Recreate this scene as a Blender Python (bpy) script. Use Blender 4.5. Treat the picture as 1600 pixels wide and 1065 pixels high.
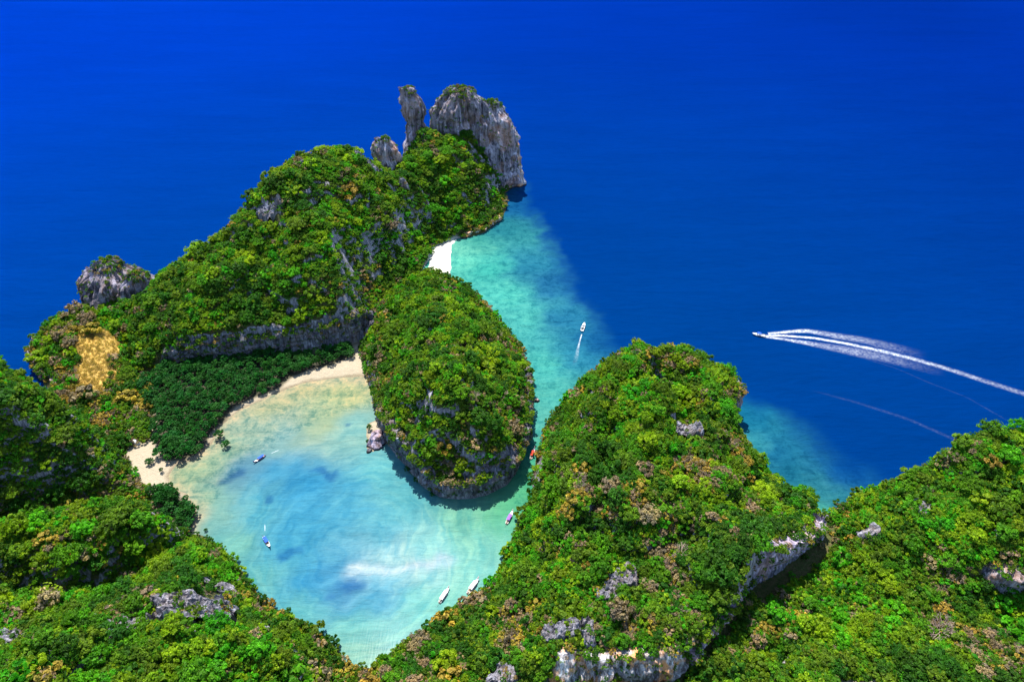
# Tropical karst island with an enclosed lagoon, seen from the air.  Units are metres, sea level z = 0.
import bpy, math, random
import numpy as np

for o in list(bpy.data.objects):
    bpy.data.objects.remove(o)
scene = bpy.context.scene
COL = scene.collection
R = math.radians

# ---------------------------------------------------------------- camera, sky, sun, exposure
cam_data = bpy.data.cameras.new('camera')
cam_data.lens = 24.0
cam_data.sensor_width = 36.0
cam_data.clip_start = 1.0
cam_data.clip_end = 40000.0
cam = bpy.data.objects.new('camera', cam_data)
COL.objects.link(cam)
CAM_H = 380.0
CAM_PITCH = 40.0
cam.location = (0, 0, CAM_H)
cam.rotation_euler = (R(90 - CAM_PITCH), 0, 0)
scene.camera = cam

SUN_EL, SUN_AZ = 65.0, -18.0            # azimuth from +Y, positive towards +X
world = bpy.data.worlds.new('World')
scene.world = world
world.use_nodes = True
wn = world.node_tree.nodes
wl = world.node_tree.links
for n in list(wn):
    wn.remove(n)
sky = wn.new('ShaderNodeTexSky')
sky.sky_type = 'NISHITA'
sky.sun_disc = False
sky.sun_elevation = R(SUN_EL)
sky.sun_rotation = R(SUN_AZ)
sky.altitude = 300.0
sky.air_density = 1.0
sky.dust_density = 0.3
sky.ozone_density = 2.0
bg = wn.new('ShaderNodeBackground')
bg.inputs['Strength'].default_value = 0.15
wo = wn.new('ShaderNodeOutputWorld')
wl.new(sky.outputs[0], bg.inputs[0])
wl.new(bg.outputs[0], wo.inputs[0])

sun_data = bpy.data.lights.new('sun', 'SUN')
sun_data.energy = 5.0
sun_data.angle = R(0.53)
sun_data.color = (1.0, 0.965, 0.90)
sun = bpy.data.objects.new('sun', sun_data)
COL.objects.link(sun)
sun.rotation_euler = (R(-(90 - SUN_EL)), 0, R(-SUN_AZ))   # local -Z points away from the sun
sun.location = (-100, 300, 600)

vs = scene.view_settings
vs.view_transform = 'Standard'
vs.look = 'None'
vs.exposure = 1.2
vs.gamma = 1.0
vs.use_curve_mapping = False
scene.render.engine = 'CYCLES'
cy = scene.cycles
cy.max_bounces = 5
cy.diffuse_bounces = 3
cy.glossy_bounces = 2
cy.transmission_bounces = 3
cy.transparent_max_bounces = 12
cy.caustics_reflective = False
cy.caustics_refractive = False
cy.sample_clamp_indirect = 6.0
cy.use_denoising = True

# ---------------------------------------------------------------- noise and small helpers
rng = np.random.default_rng(7)


def hsh(ix, iy, iz, seed):
    h = (ix.astype(np.uint32) * np.uint32(374761393) + iy.astype(np.uint32) * np.uint32(668265263)
         + iz.astype(np.uint32) * np.uint32(2147483647) + np.uint32((seed * 974711 + 12345) & 0xffffffff))
    h = (h ^ (h >> np.uint32(13))) * np.uint32(1274126177)
    h = (h ^ (h >> np.uint32(16))) * np.uint32(2246822519)
    return ((h ^ (h >> np.uint32(15))) & np.uint32(0xffffff)).astype(np.float64) / 0xffffff


def vn(x, y, z=0.0, seed=0):
    """value noise in -1..1"""
    x, y, z = np.broadcast_arrays(np.asarray(x, float), np.asarray(y, float), np.asarray(z, float))
    fx, fy, fz = np.floor(x), np.floor(y), np.floor(z)
    u, v, w = x - fx, y - fy, z - fz
    u, v, w = u * u * (3 - 2 * u), v * v * (3 - 2 * v), w * w * (3 - 2 * w)
    ix, iy, iz = fx.astype(np.int64), fy.astype(np.int64), fz.astype(np.int64)
    out = 0
    for dx in (0, 1):
        for dy in (0, 1):
            for dz in (0, 1):
                wt = (u if dx else 1 - u) * (v if dy else 1 - v) * (w if dz else 1 - w)
                out = out + wt * hsh(ix + dx, iy + dy, iz + dz, seed)
    return out * 2 - 1


def fbm(x, y, z=0.0, octv=4, seed=0, gain=0.5):
    a, s, f, t = 1.0, 0.0, 1.0, 0.0
    for k in range(octv):
        s = s + a * vn(np.asarray(x) * f, np.asarray(y) * f, np.asarray(z) * f, seed + k * 17)
        t += a
        a *= gain
        f *= 2.03
    return s / t


def ridged(x, y, z=0.0, octv=4, seed=0):
    a, s, f, t = 1.0, 0.0, 1.0, 0.0
    for k in range(octv):
        s = s + a * (1 - np.abs(vn(np.asarray(x) * f, np.asarray(y) * f, np.asarray(z) * f, seed + k * 31)) * 2)
        t += a
        a *= 0.5
        f *= 2.1
    return s / t


def sstep(a, b, x):
    t = np.clip((x - a) / (b - a), 0, 1)
    return t * t * (3 - 2 * t)


def poly_dist(x, y, poly):
    """signed distance to a polygon (positive inside) and the third value of its vertices at the nearest edge"""
    poly = np.asarray(poly, float)
    n = len(poly)
    best = np.full(x.shape, 1e18)
    attr = np.zeros(x.shape)
    inside = np.zeros(x.shape, bool)
    for i in range(n):
        ax, ay, aw = poly[i]
        bx, by, bw = poly[(i + 1) % n]
        ex, ey = bx - ax, by - ay
        L = ex * ex + ey * ey + 1e-9
        t = np.clip(((x - ax) * ex + (y - ay) * ey) / L, 0, 1)
        d = (x - ax - t * ex) ** 2 + (y - ay - t * ey) ** 2
        m = d < best
        best = np.where(m, d, best)
        attr = np.where(m, aw + t * (bw - aw), attr)
        if abs(ey) > 1e-12:
            inside ^= ((ay > y) != (by > y)) & (x < ex * (y - ay) / ey + ax)
    d = np.sqrt(best)
    return np.where(inside, d, -d), attr


def tps(pts, lam=40.0):
    """smoothed thin plate surface through (x, y, z) points"""
    p = np.asarray(pts, float)
    c = p[:, :2].mean(0)
    s = 100.0
    q = (p[:, :2] - c) / s
    n = len(q)

    def ker(d2):
        return 0.5 * d2 * np.log(d2 + 1e-12)
    A = np.zeros((n + 3, n + 3))
    A[:n, :n] = ker(((q[:, None] - q[None]) ** 2).sum(2)) + np.eye(n) * lam * 1e-4
    A[:n, n] = A[n, :n] = 1
    A[:n, n + 1:] = q
    A[n + 1:, :n] = q.T
    w = np.linalg.solve(A, np.r_[p[:, 2], 0, 0, 0])
    lo, hi = p[:, 2].min() * 0.8, p[:, 2].max() + 6

    def f(x, y):
        X, Y = (x - c[0]) / s, (y - c[1]) / s
        out = w[n] + w[n + 1] * X + w[n + 2] * Y
        for k in range(n):
            out = out + w[k] * ker((X - q[k, 0]) ** 2 + (Y - q[k, 1]) ** 2)
        return np.clip(out, lo, hi)
    return f


def tag(o, label=None, cat=None, group=None, kind=None):
    if label:
        o['label'] = label
    if cat:
        o['category'] = cat
    if group:
        o['group'] = group
    if kind:
        o['kind'] = kind
    return o


def link(name, mesh, parent=None, loc=None):
    o = bpy.data.objects.new(name, mesh)
    COL.objects.link(o)
    if parent is not None:
        o.parent = parent
    if loc is not None:
        o.location = loc
    return o


def empty(name, loc, rz=0.0):
    o = bpy.data.objects.new(name, None)
    COL.objects.link(o)
    o.location = loc
    o.rotation_euler = (0, 0, rz)
    o.empty_display_size = 0.5
    return o


def np_mesh(name, verts, faces, mat=None, smooth=False, mat_idx=None):
    """faces: one (n,4) or (n,3) array, or a list of such arrays"""
    if not isinstance(faces, (list, tuple)):
        faces = [faces]
    me = bpy.data.meshes.new(name)
    verts = np.asarray(verts, np.float32)
    me.vertices.add(len(verts))
    me.vertices.foreach_set('co', verts.ravel())
    faces = [np.asarray(f, np.int32) for f in faces if len(f)]
    nl = sum(f.size for f in faces)
    nf = sum(len(f) for f in faces)
    me.loops.add(nl)
    me.loops.foreach_set('vertex_index', np.concatenate([f.ravel() for f in faces]))
    me.polygons.add(nf)
    tot = np.concatenate([np.full(len(f), f.shape[1], np.int32) for f in faces])
    me.polygons.foreach_set('loop_start', np.r_[0, np.cumsum(tot)[:-1]].astype(np.int32))
    me.polygons.foreach_set('loop_total', tot)
    if mat_idx is not None:
        me.polygons.foreach_set('material_index', np.asarray(mat_idx, np.int32))
    me.polygons.foreach_set('use_smooth', np.full(nf, bool(smooth)))
    for m in (mat if isinstance(mat, (list, tuple)) else [mat]):
        if m is not None:
            me.materials.append(m)
    me.update(calc_edges=True)
    me.validate()
    return me


def grid_faces(nu, nv, closed_u=False):
    """vertex index = j * nu + i ; i runs along u"""
    iu = np.arange(nu if closed_u else nu - 1)
    jv = np.arange(nv - 1)
    I, J = np.meshgrid(iu, jv)
    I2 = (I + 1) % nu
    return np.stack([J * nu + I, J * nu + I2, (J + 1) * nu + I2, (J + 1) * nu + I], -1).reshape(-1, 4)


def add_attr(me, name, values, typ='FLOAT'):
    a = me.attributes.new(name, typ, 'POINT')
    v = np.asarray(values, np.float32)
    if typ == 'FLOAT':
        a.data.foreach_set('value', v.ravel())
    elif typ == 'FLOAT_COLOR':
        a.data.foreach_set('color', v.ravel())
    elif typ == 'FLOAT_VECTOR':
        a.data.foreach_set('vector', v.ravel())
    elif typ == 'INT':
        a.data.foreach_set('value', np.asarray(values, np.int32).ravel())


class MB:
    """collects simple solids into one mesh"""

    def __init__(self):
        self.v, self.f, self.n = [], [], 0

    def add(self, verts, faces):
        self.v += [tuple(p) for p in verts]
        self.f += [tuple(i + self.n for i in f) for f in faces]
        self.n += len(verts)
        return self

    def box(self, c, s, rz=0.0):
        x, y, z = s[0] / 2, s[1] / 2, s[2] / 2
        ca, sa = math.cos(rz), math.sin(rz)
        vs_ = []
        for dx, dy, dz in ((-1, -1, -1), (1, -1, -1), (1, 1, -1), (-1, 1, -1), (-1, -1, 1), (1, -1, 1), (1, 1, 1), (-1, 1, 1)):
            px, py = dx * x, dy * y
            vs_.append((c[0] + px * ca - py * sa, c[1] + px * sa + py * ca, c[2] + dz * z))
        return self.add(vs_, [(0, 3, 2, 1), (4, 5, 6, 7), (0, 1, 5, 4), (1, 2, 6, 5), (2, 3, 7, 6), (3, 0, 4, 7)])

    def tube(self, p0, p1, r0, r1=None, n=6):
        r1 = r0 if r1 is None else r1
        p0, p1 = np.asarray(p0, float), np.asarray(p1, float)
        d = p1 - p0
        d = d / (np.linalg.norm(d) + 1e-9)
        a = np.cross(d, (0, 0, 1) if abs(d[2]) < 0.9 else (1, 0, 0))
        a /= np.linalg.norm(a)
        b = np.cross(d, a)
        vs_ = []
        for p, r in ((p0, r0), (p1, r1)):
            for k in range(n):
                t = 2 * math.pi * k / n
                vs_.append(p + r * (math.cos(t) * a + math.sin(t) * b))
        fs = [(k, (k + 1) % n, n + (k + 1) % n, n + k) for k in range(n)]
        fs += [tuple(range(n - 1, -1, -1)), tuple(range(n, 2 * n))]
        return self.add(vs_, fs)

    def mesh(self, name, mat, smooth=False):
        me = bpy.data.meshes.new(name)
        me.from_pydata([tuple(map(float, p)) for p in self.v], [], self.f)
        me.materials.append(mat)
        if smooth:
            me.polygons.foreach_set('use_smooth', [True] * len(me.polygons))
        me.update()
        return me

    def build(self, name, mat, parent=None, smooth=False):
        return link(name, self.mesh(name, mat, smooth), parent)


# ---------------------------------------------------------------- materials
class NT:
    def __init__(self, name):
        self.m = bpy.data.materials.new(name)
        self.m.use_nodes = True
        self.t = self.m.node_tree
        self.b = self.t.nodes['Principled BSDF']
        self.out = self.t.nodes['Material Output']

    def n(self, typ, **kw):
        nd = self.t.nodes.new(typ)
        for k, v in kw.items():
            setattr(nd, k, v)
        return nd

    def l(self, a, b):
        self.t.links.new(a, b)

    def attr(self, name):
        return self.n('ShaderNodeAttribute', attribute_name=name)

    def pos(self):
        return self.n('ShaderNodeNewGeometry').outputs['Position']

    def mapped(self, vec, scale):
        m = self.n('ShaderNodeMapping')
        m.inputs['Scale'].default_value = scale
        self.l(vec, m.inputs['Vector'])
        return m.outputs[0]

    def noise(self, vec, scale, detail=4, rough=0.55, dist=0.0):
        t = self.n('ShaderNodeTexNoise')
        t.inputs['Scale'].default_value = scale
        t.inputs['Detail'].default_value = detail
        t.inputs['Roughness'].default_value = rough
        t.inputs['Distortion'].default_value = dist
        self.l(vec, t.inputs['Vector'])
        return t.outputs['Fac']

    def ramp(self, fac, stops, interp='LINEAR'):
        r = self.n('ShaderNodeValToRGB')
        r.color_ramp.interpolation = interp
        e = r.color_ramp.elements
        while len(e) < len(stops):
            e.new(0.5)
        for k, (p, c) in enumerate(stops):
            e[k].position = p
            e[k].color = (c[0], c[1], c[2], 1) if isinstance(c, (tuple, list)) else (c, c, c, 1)
        self.l(fac, r.inputs[0])
        return r.outputs[0]

    def mix(self, fac, a, b, mode='MIX'):
        m = self.n('ShaderNodeMix', data_type='RGBA', blend_type=mode)
        for s, v in ((m.inputs[0], fac), (m.inputs[6], a), (m.inputs[7], b)):
            if isinstance(v, (int, float)):
                s.default_value = v
            elif isinstance(v, (tuple, list)):
                s.default_value = (v[0], v[1], v[2], 1)
            else:
                self.l(v, s)
        return m.outputs[2]

    def math(self, op, a, b=None, c=None, clamp=False):
        m = self.n('ShaderNodeMath', operation=op, use_clamp=clamp)
        for s, v in zip(m.inputs, (a, b, c)):
            if v is None:
                continue
            if isinstance(v, (int, float)):
                s.default_value = v
            else:
                self.l(v, s)
        return m.outputs[0]

    def bump(self, h, strength, dist=1.0):
        b = self.n('ShaderNodeBump')
        b.inputs['Strength'].default_value = strength
        b.inputs['Distance'].default_value = dist
        self.l(h, b.inputs['Height'])
        self.l(b.outputs[0], self.b.inputs['Normal'])
        return b


def plain(name, col, rough=0.6, spec=0.3, var=0.12, scale=1.5):
    m = NT(name)
    f = m.noise(m.pos(), scale, 3)
    c = m.mix(f, tuple(k * (1 - var) for k in col), tuple(min(1, k * (1 + var)) for k in col))
    m.l(c, m.b.inputs['Base Color'])
    m.b.inputs['Roughness'].default_value = rough
    m.b.inputs['Specular IOR Level'].default_value = spec
    return m.m


def leaf_mat(name, col, hue=0.013, val=0.24, trans=0.48):
    m = NT(name)
    oi = m.n('ShaderNodeObjectInfo')
    ge = m.n('ShaderNodeNewGeometry')
    h = m.n('ShaderNodeHueSaturation')
    h.inputs['Color'].default_value = (*col, 1)
    rnd = oi.outputs['Random']
    isl = ge.outputs['Random Per Island']
    m.l(m.math('ADD', 0.5 - hue, m.math('MULTIPLY', m.math('FRACT', m.math('MULTIPLY', rnd, 7.31)), 2 * hue)), h.inputs['Hue'])
    v1 = m.math('ADD', 1 - val, m.math('MULTIPLY', rnd, 2 * val))
    v2 = m.math('ADD', 0.75, m.math('MULTIPLY', isl, 0.5))
    m.l(m.math('MULTIPLY', v1, v2), h.inputs['Value'])
    tone = m.attr('tone').outputs['Fac']           # young and old sprays differ from clump to clump
    hc = m.mix(tone, m.mix(1.0, h.outputs[0], (0.70, 0.76, 0.85), 'MULTIPLY'), m.mix(1.0, h.outputs[0], (1.38, 1.35, 0.9), 'MULTIPLY'))
    m.l(hc, m.b.inputs['Base Color'])
    m.b.inputs['Roughness'].default_value = 0.6
    m.b.inputs['Specular IOR Level'].default_value = 0.18
    tr = m.n('ShaderNodeBsdfTranslucent')
    m.l(m.mix(1.0, hc, (1.15, 1.25, 0.6), 'MULTIPLY'), tr.inputs['Color'])
    ms = m.n('ShaderNodeMixShader')
    ms.inputs[0].default_value = trans
    m.l(m.b.outputs[0], ms.inputs[1])
    m.l(tr.outputs[0], ms.inputs[2])
    m.l(ms.outputs[0], m.out.inputs['Surface'])
    return m.m


def rock_mat(name, base, stain, warm, warm_amt=0.45, grain=1.0):
    m = NT(name)
    p = m.mapped(m.pos(), (grain, grain, grain))
    n1 = m.noise(p, 0.11, 5, 0.6)
    n2 = m.noise(m.mapped(p, (0.42, 0.42, 0.055)), 1.0, 7, 0.66, 0.3)
    n3 = m.noise(m.mapped(p, (0.24, 0.24, 0.045)), 1.0, 5, 0.6, 0.8)
    n4 = m.noise(p, 1.4, 4, 0.65)
    c = m.mix(m.ramp(n2, [(0.40, 0.0), (0.60, 1.0)]), stain, base)
    c = m.mix(m.ramp(n3, [(0.56, 0.0), (0.68, 0.9)]), c, tuple(min(0.75, k * 2.0) for k in base))
    c = m.mix(m.math('MULTIPLY', m.ramp(n1, [(0.48, 0.0), (0.60, 1.0)]), warm_amt), c, warm)
    c = m.mix(m.ramp(n4, [(0.30, 0.75), (0.46, 0.0)]), c, tuple(k * 0.35 for k in stain))
    sx = m.n('ShaderNodeSeparateXYZ')
    m.l(m.pos(), sx.inputs[0])
    wet = m.ramp(m.math('MULTIPLY', m.math('ADD', sx.outputs['Z'], m.math('MULTIPLY', n4, 1.2)), 0.25), [(0.42, 1.0), (0.62, 0.0)])   # dark tidal band
    c = m.mix(wet, c, tuple(k * 0.3 for k in stain))
    m.l(c, m.b.inputs['Base Color'])
    m.b.inputs['Roughness'].default_value = 0.9
    m.b.inputs['Specular IOR Level'].default_value = 0.15
    h = m.math('ADD', m.math('MULTIPLY', n2, 0.7), m.math('MULTIPLY', n4, 0.5))
    m.bump(h, 0.8, 0.9)
    return m.m


MAT_ROCK = rock_mat('limestone_grey', (0.32, 0.295, 0.325), (0.055, 0.05, 0.062), (0.38, 0.19, 0.10), 0.5)
MAT_ROCK_WARM = rock_mat('limestone_stained', (0.46, 0.41, 0.38), (0.10, 0.085, 0.085), (0.56, 0.26, 0.10), 1.0)
MAT_KARST = rock_mat('karst_grey', (0.215, 0.205, 0.23), (0.05, 0.048, 0.058), (0.28, 0.20, 0.14), 0.25)
MAT_ROCK_DARK = rock_mat('limestone_shade_grey', (0.17, 0.165, 0.185), (0.030, 0.030, 0.038), (0.24, 0.14, 0.09), 0.25)  # darker copy of the limestone: cliff shade put into its colour
MAT_FAR = rock_mat('limestone_headland', (0.34, 0.305, 0.34), (0.035, 0.032, 0.045), (0.42, 0.20, 0.10), 0.45, 0.5)
MAT_FAR_DARK = rock_mat('limestone_headland_dark', (0.22, 0.20, 0.235), (0.03, 0.028, 0.038), (0.30, 0.17, 0.10), 0.3, 0.5)
MAT_BARK = plain('bark_pale', (0.17, 0.13, 0.10), 0.85, 0.1)
MAT_TWIG = plain('twig_grey_pink', (0.26, 0.19, 0.155), 0.85, 0.1)

LEAF = {
    'mid': leaf_mat('leaf_mid_green', (0.074, 0.200, 0.007)),
    'bright': leaf_mat('leaf_bright_green', (0.060, 0.270, 0.007)),
    'lime': leaf_mat('leaf_lime_green', (0.175, 0.275, 0.007)),
    'dark': leaf_mat('leaf_dark_green', (0.036, 0.118, 0.008)),
    'olive': leaf_mat('leaf_olive', (0.104, 0.180, 0.010)),
    'dry': leaf_mat('leaf_dry_brown', (0.20, 0.145, 0.085), 0.015, 0.25, 0.2),
    'ochre': leaf_mat('leaf_ochre', (0.27, 0.19, 0.028), 0.015, 0.25, 0.25),
    'straw': leaf_mat('leaf_straw', (0.58, 0.38, 0.10), 0.01, 0.2, 0.4),
    'mangrove': leaf_mat('leaf_mangrove', (0.013, 0.088, 0.009), 0.012, 0.2, 0.3),
}

# ---------------------------------------------------------------- the land: surveyed outlines and spot heights
# outline vertices: (x, y, width over which the edge rises); spot heights: (x, y, height)
UPLANDS = {
    'far_hill': dict(
        edge=[(-309.0, 406.9, 8), (-280.3, 420.1, 6), (-240.1, 426.5, 5), (-193.5, 432.1, 5), (-157.3, 438.7, 5), (-132.3, 451.4, 5), (-123.9, 471.8, 25),
              (-116.7, 500.0, 40), (-97.3, 533.3, 40), (-87.9, 569.9, 34), (-77.5, 604.8, 34), (-59.4, 621.5, 8), (-48.0, 622.8, 7), (-28.8, 634.5, 7),
              (-14.1, 660.1, 7), (-7.2, 681.4, 7), (-11.1, 714.3, 5), (0.0, 736.4, 4), (-7.9, 787.1, 5), (-48.2, 799.7, 6), (-87.9, 794.2, 6), (-122.7, 783.6, 6),
              (-142.5, 736.4, 6), (-179.7, 723.7, 8), (-222.9, 715.9, 8), (-257.9, 678.5, 8), (-277.7, 647.8, 8), (-298.5, 584.6, 8), (-311.4, 531.2, 8),
              (-326.3, 514.8, 8), (-351.9, 518.9, 8), (-377.2, 514.8, 8), (-392.4, 499.0, 8), (-391.1, 481.9, 8), (-362.0, 449.0, 15), (-325.4, 440.6, 15)],
        top=[(-341.6, 499.0, 30), (-312.0, 494.9, 37), (-323.6, 493.3, 34), (-343.8, 470.0, 20), (-348.5, 452.9, 16), (-286.7, 463.8, 35), (-278.1, 497.5, 50), (-258.6, 520.9, 68), (-229.4, 553.7, 88), (-211.8, 579.3, 94), (-185.8, 625.5, 98),
             (-158.0, 641.8, 96), (-137.0, 637.2, 82), (-117.8, 648.3, 67), (-112.8, 673.2, 68), (-105.2, 715.1, 68), (-78.0, 728.6, 71), (-93.8, 731.5, 72), (-47.3, 743.2, 58), (-29.1, 723.9, 36), (-18.0, 697.0, 14),
             (-41.2, 653.3, 18), (-67.4, 651.3, 38), (-92.4, 642.3, 50), (-100.7, 596.4, 46), (-83.6, 596.9, 24), (-119.5, 566.0, 63), (-142.8, 575.1, 78), (-172.8, 560.6, 92), (-199.3, 521.0, 82),
             (-216.9, 482.2, 55), (-210.7, 448.2, 40), (-209.4, 430.4, 24), (-264.9, 450.9, 38), (-259.5, 422.2, 22), (-296.8, 421.3, 18), (-158.1, 465.4, 60), (-148.4, 450.9, 38), (-157.4, 433.7, 26),
             (-129.2, 468.3, 45), (-133.9, 449.0, 26), (-117.8, 531.4, 36), (-140.8, 519.0, 64), (-107.5, 531.2, 22), (-240.1, 471.2, 56), (-241.5, 431.6, 23), (-179.0, 434.5, 24), (-53.4, 626.2, 18), (-73.2, 625.9, 22),
             (-173.0, 693.2, 58), (-204.2, 677.6, 58), (-234.1, 628.5, 50), (-254.8, 603.5, 42), (-277.7, 548.6, 32), (-137.6, 676.0, 44), (-122.5, 688.1, 38), (-107.3, 739.8, 34), (-75.0, 753.5, 34), (-41.4, 755.2, 30)]),
    'islet_hill': dict(
        edge=[(-62.3, 548.3, 7), (-39.6, 529.1, 6), (-28.7, 512.8, 6), (-12.7, 483.8, 6), (6.6, 450.7, 6), (13.3, 422.6, 5), (13.4, 399.5, 5), (13.5, 375.0, 5),
              (12.7, 337.4, 5), (4.1, 313.9, 4), (-4.4, 298.1, 4), (-19.2, 290.0, 4), (-35.7, 286.8, 4), (-48.8, 287.8, 4), (-59.0, 294.3, 4), (-66.9, 302.6, 4),
              (-73.0, 312.8, 4), (-83.1, 324.0, 4), (-92.0, 338.0, 4), (-99.6, 354.7, 4), (-106.1, 375.0, 4), (-110.7, 391.4, 5), (-116.1, 403.7, 6), (-123.8, 419.6, 8),
              (-130.5, 447.2, 10), (-126.8, 490.4, 14), (-118.9, 517.2, 14), (-98.5, 545.4, 12), (-79.5, 560.8, 9)],
        top=[(-88.0, 359.8, 32), (-75.1, 329.4, 31), (-59.8, 300.6, 30), (-46.8, 289.3, 18), (-25.6, 287.4, 15), (0.0, 306.6, 19), (9.2, 342.3, 22), (8.9, 387.0, 18), (0.0, 430.0, 14),
             (-19.5, 466.7, 12), (-37.9, 502.2, 10), (-75.8, 379.0, 45), (-84.3, 448.2, 40), (-42.6, 457.0, 40), (-18.9, 377.8, 46), (-13.0, 325.3, 46), (-42.6, 329.5, 66), (-49.6, 366.6, 68),
             (-59.9, 424.5, 58), (-67.1, 490.5, 36), (-33.7, 303.9, 44), (-33.8, 294.0, 30), (-61.0, 323.2, 42), (-100.2, 400.5, 26), (-107.8, 451.5, 24), (-86.4, 504.7, 26), (-8.6, 309.0, 32)]),
    'ridge': dict(
        edge=[(-78.6, 171.9, 10), (-69.1, 179.7, 8), (-60.5, 188.5, 8), (-47.8, 197.2, 8), (-38.3, 203.8, 8), (-27.1, 213.5, 8), (-14.7, 220.5, 8), (-9.4, 229.1, 8),
              (-2.8, 244.3, 7), (1.2, 259.9, 7), (11.2, 280.4, 6), (15.7, 288.9, 6), (13.3, 300.3, 6), (16.2, 309.3, 6), (18.8, 319.2, 6), (21.5, 331.2, 6),
              (24.4, 348.2, 6), (37.3, 374.3, 6), (55.5, 397.3, 6), (71.8, 416.3, 6), (88.2, 425.8, 6), (106.4, 421.8, 6), (121.3, 415.5, 6), (140.6, 406.3, 6),
              (158.1, 391.4, 6), (168.6, 375.7, 5), (171.3, 364.7, 5), (163.3, 348.2, 6), (166.4, 330.0, 6), (176.0, 311.1, 6), (182.5, 294.8, 6), (193.6, 285.7, 6),
              (199.2, 273.8, 5), (190.1, 251.1, 3), (173.2, 236.7, 3), (153.8, 225.9, 3), (143.2, 217.7, 4), (118.5, 189.0, 5), (104.2, 173.7, 5),
              (93.7, 162.5, 7), (81.7, 154.5, 12), (52.0, 152.3, 14), (26.0, 153.0, 14), (15.5, 134.5, 20), (-29.7, 115.1, 20), (-76.6, 134.2, 20)],
        top=[(94.8, 346.8, 78), (112.2, 345.0, 75), (134.6, 351.2, 54), (158.6, 356.8, 31), (148.8, 335.8, 32), (83.2, 357.9, 60), (69.9, 363.5, 40), (53.8, 355.8, 28), (36.7, 339.1, 22),
             (22.2, 315.5, 18), (19.2, 291.4, 20), (16.3, 262.3, 18), (5.9, 240.9, 15), (0.0, 224.0, 14), (-3.7, 210.5, 16), (-21.7, 198.7, 16), (-35.3, 185.6, 16), (-52.1, 177.1, 15),
             (-68.5, 168.1, 12), (80.3, 310.6, 84), (76.3, 283.0, 84), (56.8, 298.5, 62), (40.0, 278.9, 48), (113.4, 300.2, 66), (134.9, 301.9, 40), (145.0, 283.3, 30),
             (97.2, 260.4, 70), (64.4, 244.5, 78), (36.8, 237.6, 52), (109.7, 240.6, 60), (147.2, 252.4, 38), (164.9, 251.5, 36), (145.1, 225.6, 47), (162.7, 232.8, 44), (176.9, 244.6, 36), (128.4, 221.4, 52), (74.5, 209.8, 68),
             (47.1, 199.6, 60), (26.8, 188.3, 48), (85.5, 186.7, 57), (109.8, 199.4, 48), (124.8, 205.8, 50), (63.6, 172.4, 58), (37.9, 167.3, 55), (13.0, 167.3, 42), (-13.3, 169.8, 30),
             (-32.5, 157.6, 28), (83.4, 169.9, 50), (92.0, 178.3, 47), (31.4, 162.3, 52), (62.5, 161.4, 54), (0.0, 144.0, 38)]),
    'valley_hill': dict(
        edge=[(199.7, 275.3, 6), (205.7, 271.7, 5), (216.3, 275.3, 6), (232.7, 287.8, 8), (262.8, 291.0, 8), (305.4, 306.5, 8), (369.3, 324.0, 8), (447.7, 337.4, 8),
              (486.1, 296.5, 8), (301.0, 62.2, 10), (-95.8, 62.2, 10), (-79.8, 143.9, 10), (36.4, 188.1, 10), (155.5, 250.8, 10)],
        top=[(227.8, 273.1, 12), (242.5, 277.5, 25), (254.3, 276.8, 40), (271.6, 280.1, 49), (292.2, 282.2, 61), (312.3, 281.0, 67), (366.8, 280.9, 74), (234.5, 252.1, 32),
             (260.3, 251.9, 45), (286.4, 252.8, 56), (294.6, 237.6, 52), (245.6, 231.7, 29), (270.2, 221.5, 38), (289.1, 214.6, 36), (295.9, 211.3, 18), (281.8, 212.5, 18),
             (243.3, 217.4, 18), (207.6, 219.2, 15), (192.7, 243.5, 4), (202.2, 258.3, 3), (172.6, 222.8, 9), (143.8, 198.4, 20), (123.1, 180.0, 27), (106.6, 162.0, 29), (172.9, 178.7, 19), (113.4, 154.9, 27),
             (207.5, 178.7, 19), (240.8, 177.7, 21), (273.6, 176.7, 23), (177.9, 157.5, 21), (334.0, 204.2, 40), (44.7, 115.7, 23), (-29.0, 103.1, 22), (144.5, 102.9, 23)]),
    'near_ridge': dict(
        edge=[(-204.1, 258.9, 7), (-185.1, 248.9, 7), (-165.1, 230.0, 7), (-147.3, 211.0, 7), (-134.8, 203.8, 7), (-122.3, 200.3, 7), (-104.2, 188.5, 7), (-92.5, 176.4, 7),
              (-78.4, 170.8, 10), (-66.9, 147.0, 10), (-84.4, 73.0, 10), (-337.7, 73.0, 20), (-459.1, 222.2, 20), (-292.0, 206.2, 25), (-255.5, 206.2, 25),
              (-226.2, 214.2, 25), (-218.3, 236.4, 20)],
        top=[(-190.2, 242.9, 12), (-177.3, 231.4, 16), (-159.7, 213.3, 18), (-143.5, 195.7, 18), (-126.9, 185.6, 16), (-112.2, 181.2, 14), (-96.8, 170.8, 10), (-181.2, 215.2, 35), (-170.3, 189.6, 52),
             (-156.7, 189.2, 40), (-176.1, 175.7, 58), (-191.4, 174.0, 58), (-217.8, 175.7, 58), (-238.7, 174.6, 60), (-251.1, 170.2, 62), (-310.9, 168.6, 65), (-201.8, 139.7, 68), (-150.8, 148.0, 56),
             (-129.2, 162.7, 38), (-105.9, 160.3, 22), (-82.0, 150.5, 15), (-138.1, 116.0, 60)]),
    'low_hill': dict(
        edge=[(-444.7, 260.8, 30), (-317.5, 254.8, 25), (-296.3, 259.6, 20), (-265.4, 264.7, 18), (-232.9, 267.0, 14), (-209.1, 259.7, 8), (-201.6, 252.5, 8), (-204.9, 229.6, 20),
              (-213.7, 209.3, 20), (-254.0, 201.4, 20), (-399.1, 201.4, 20)],
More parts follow.
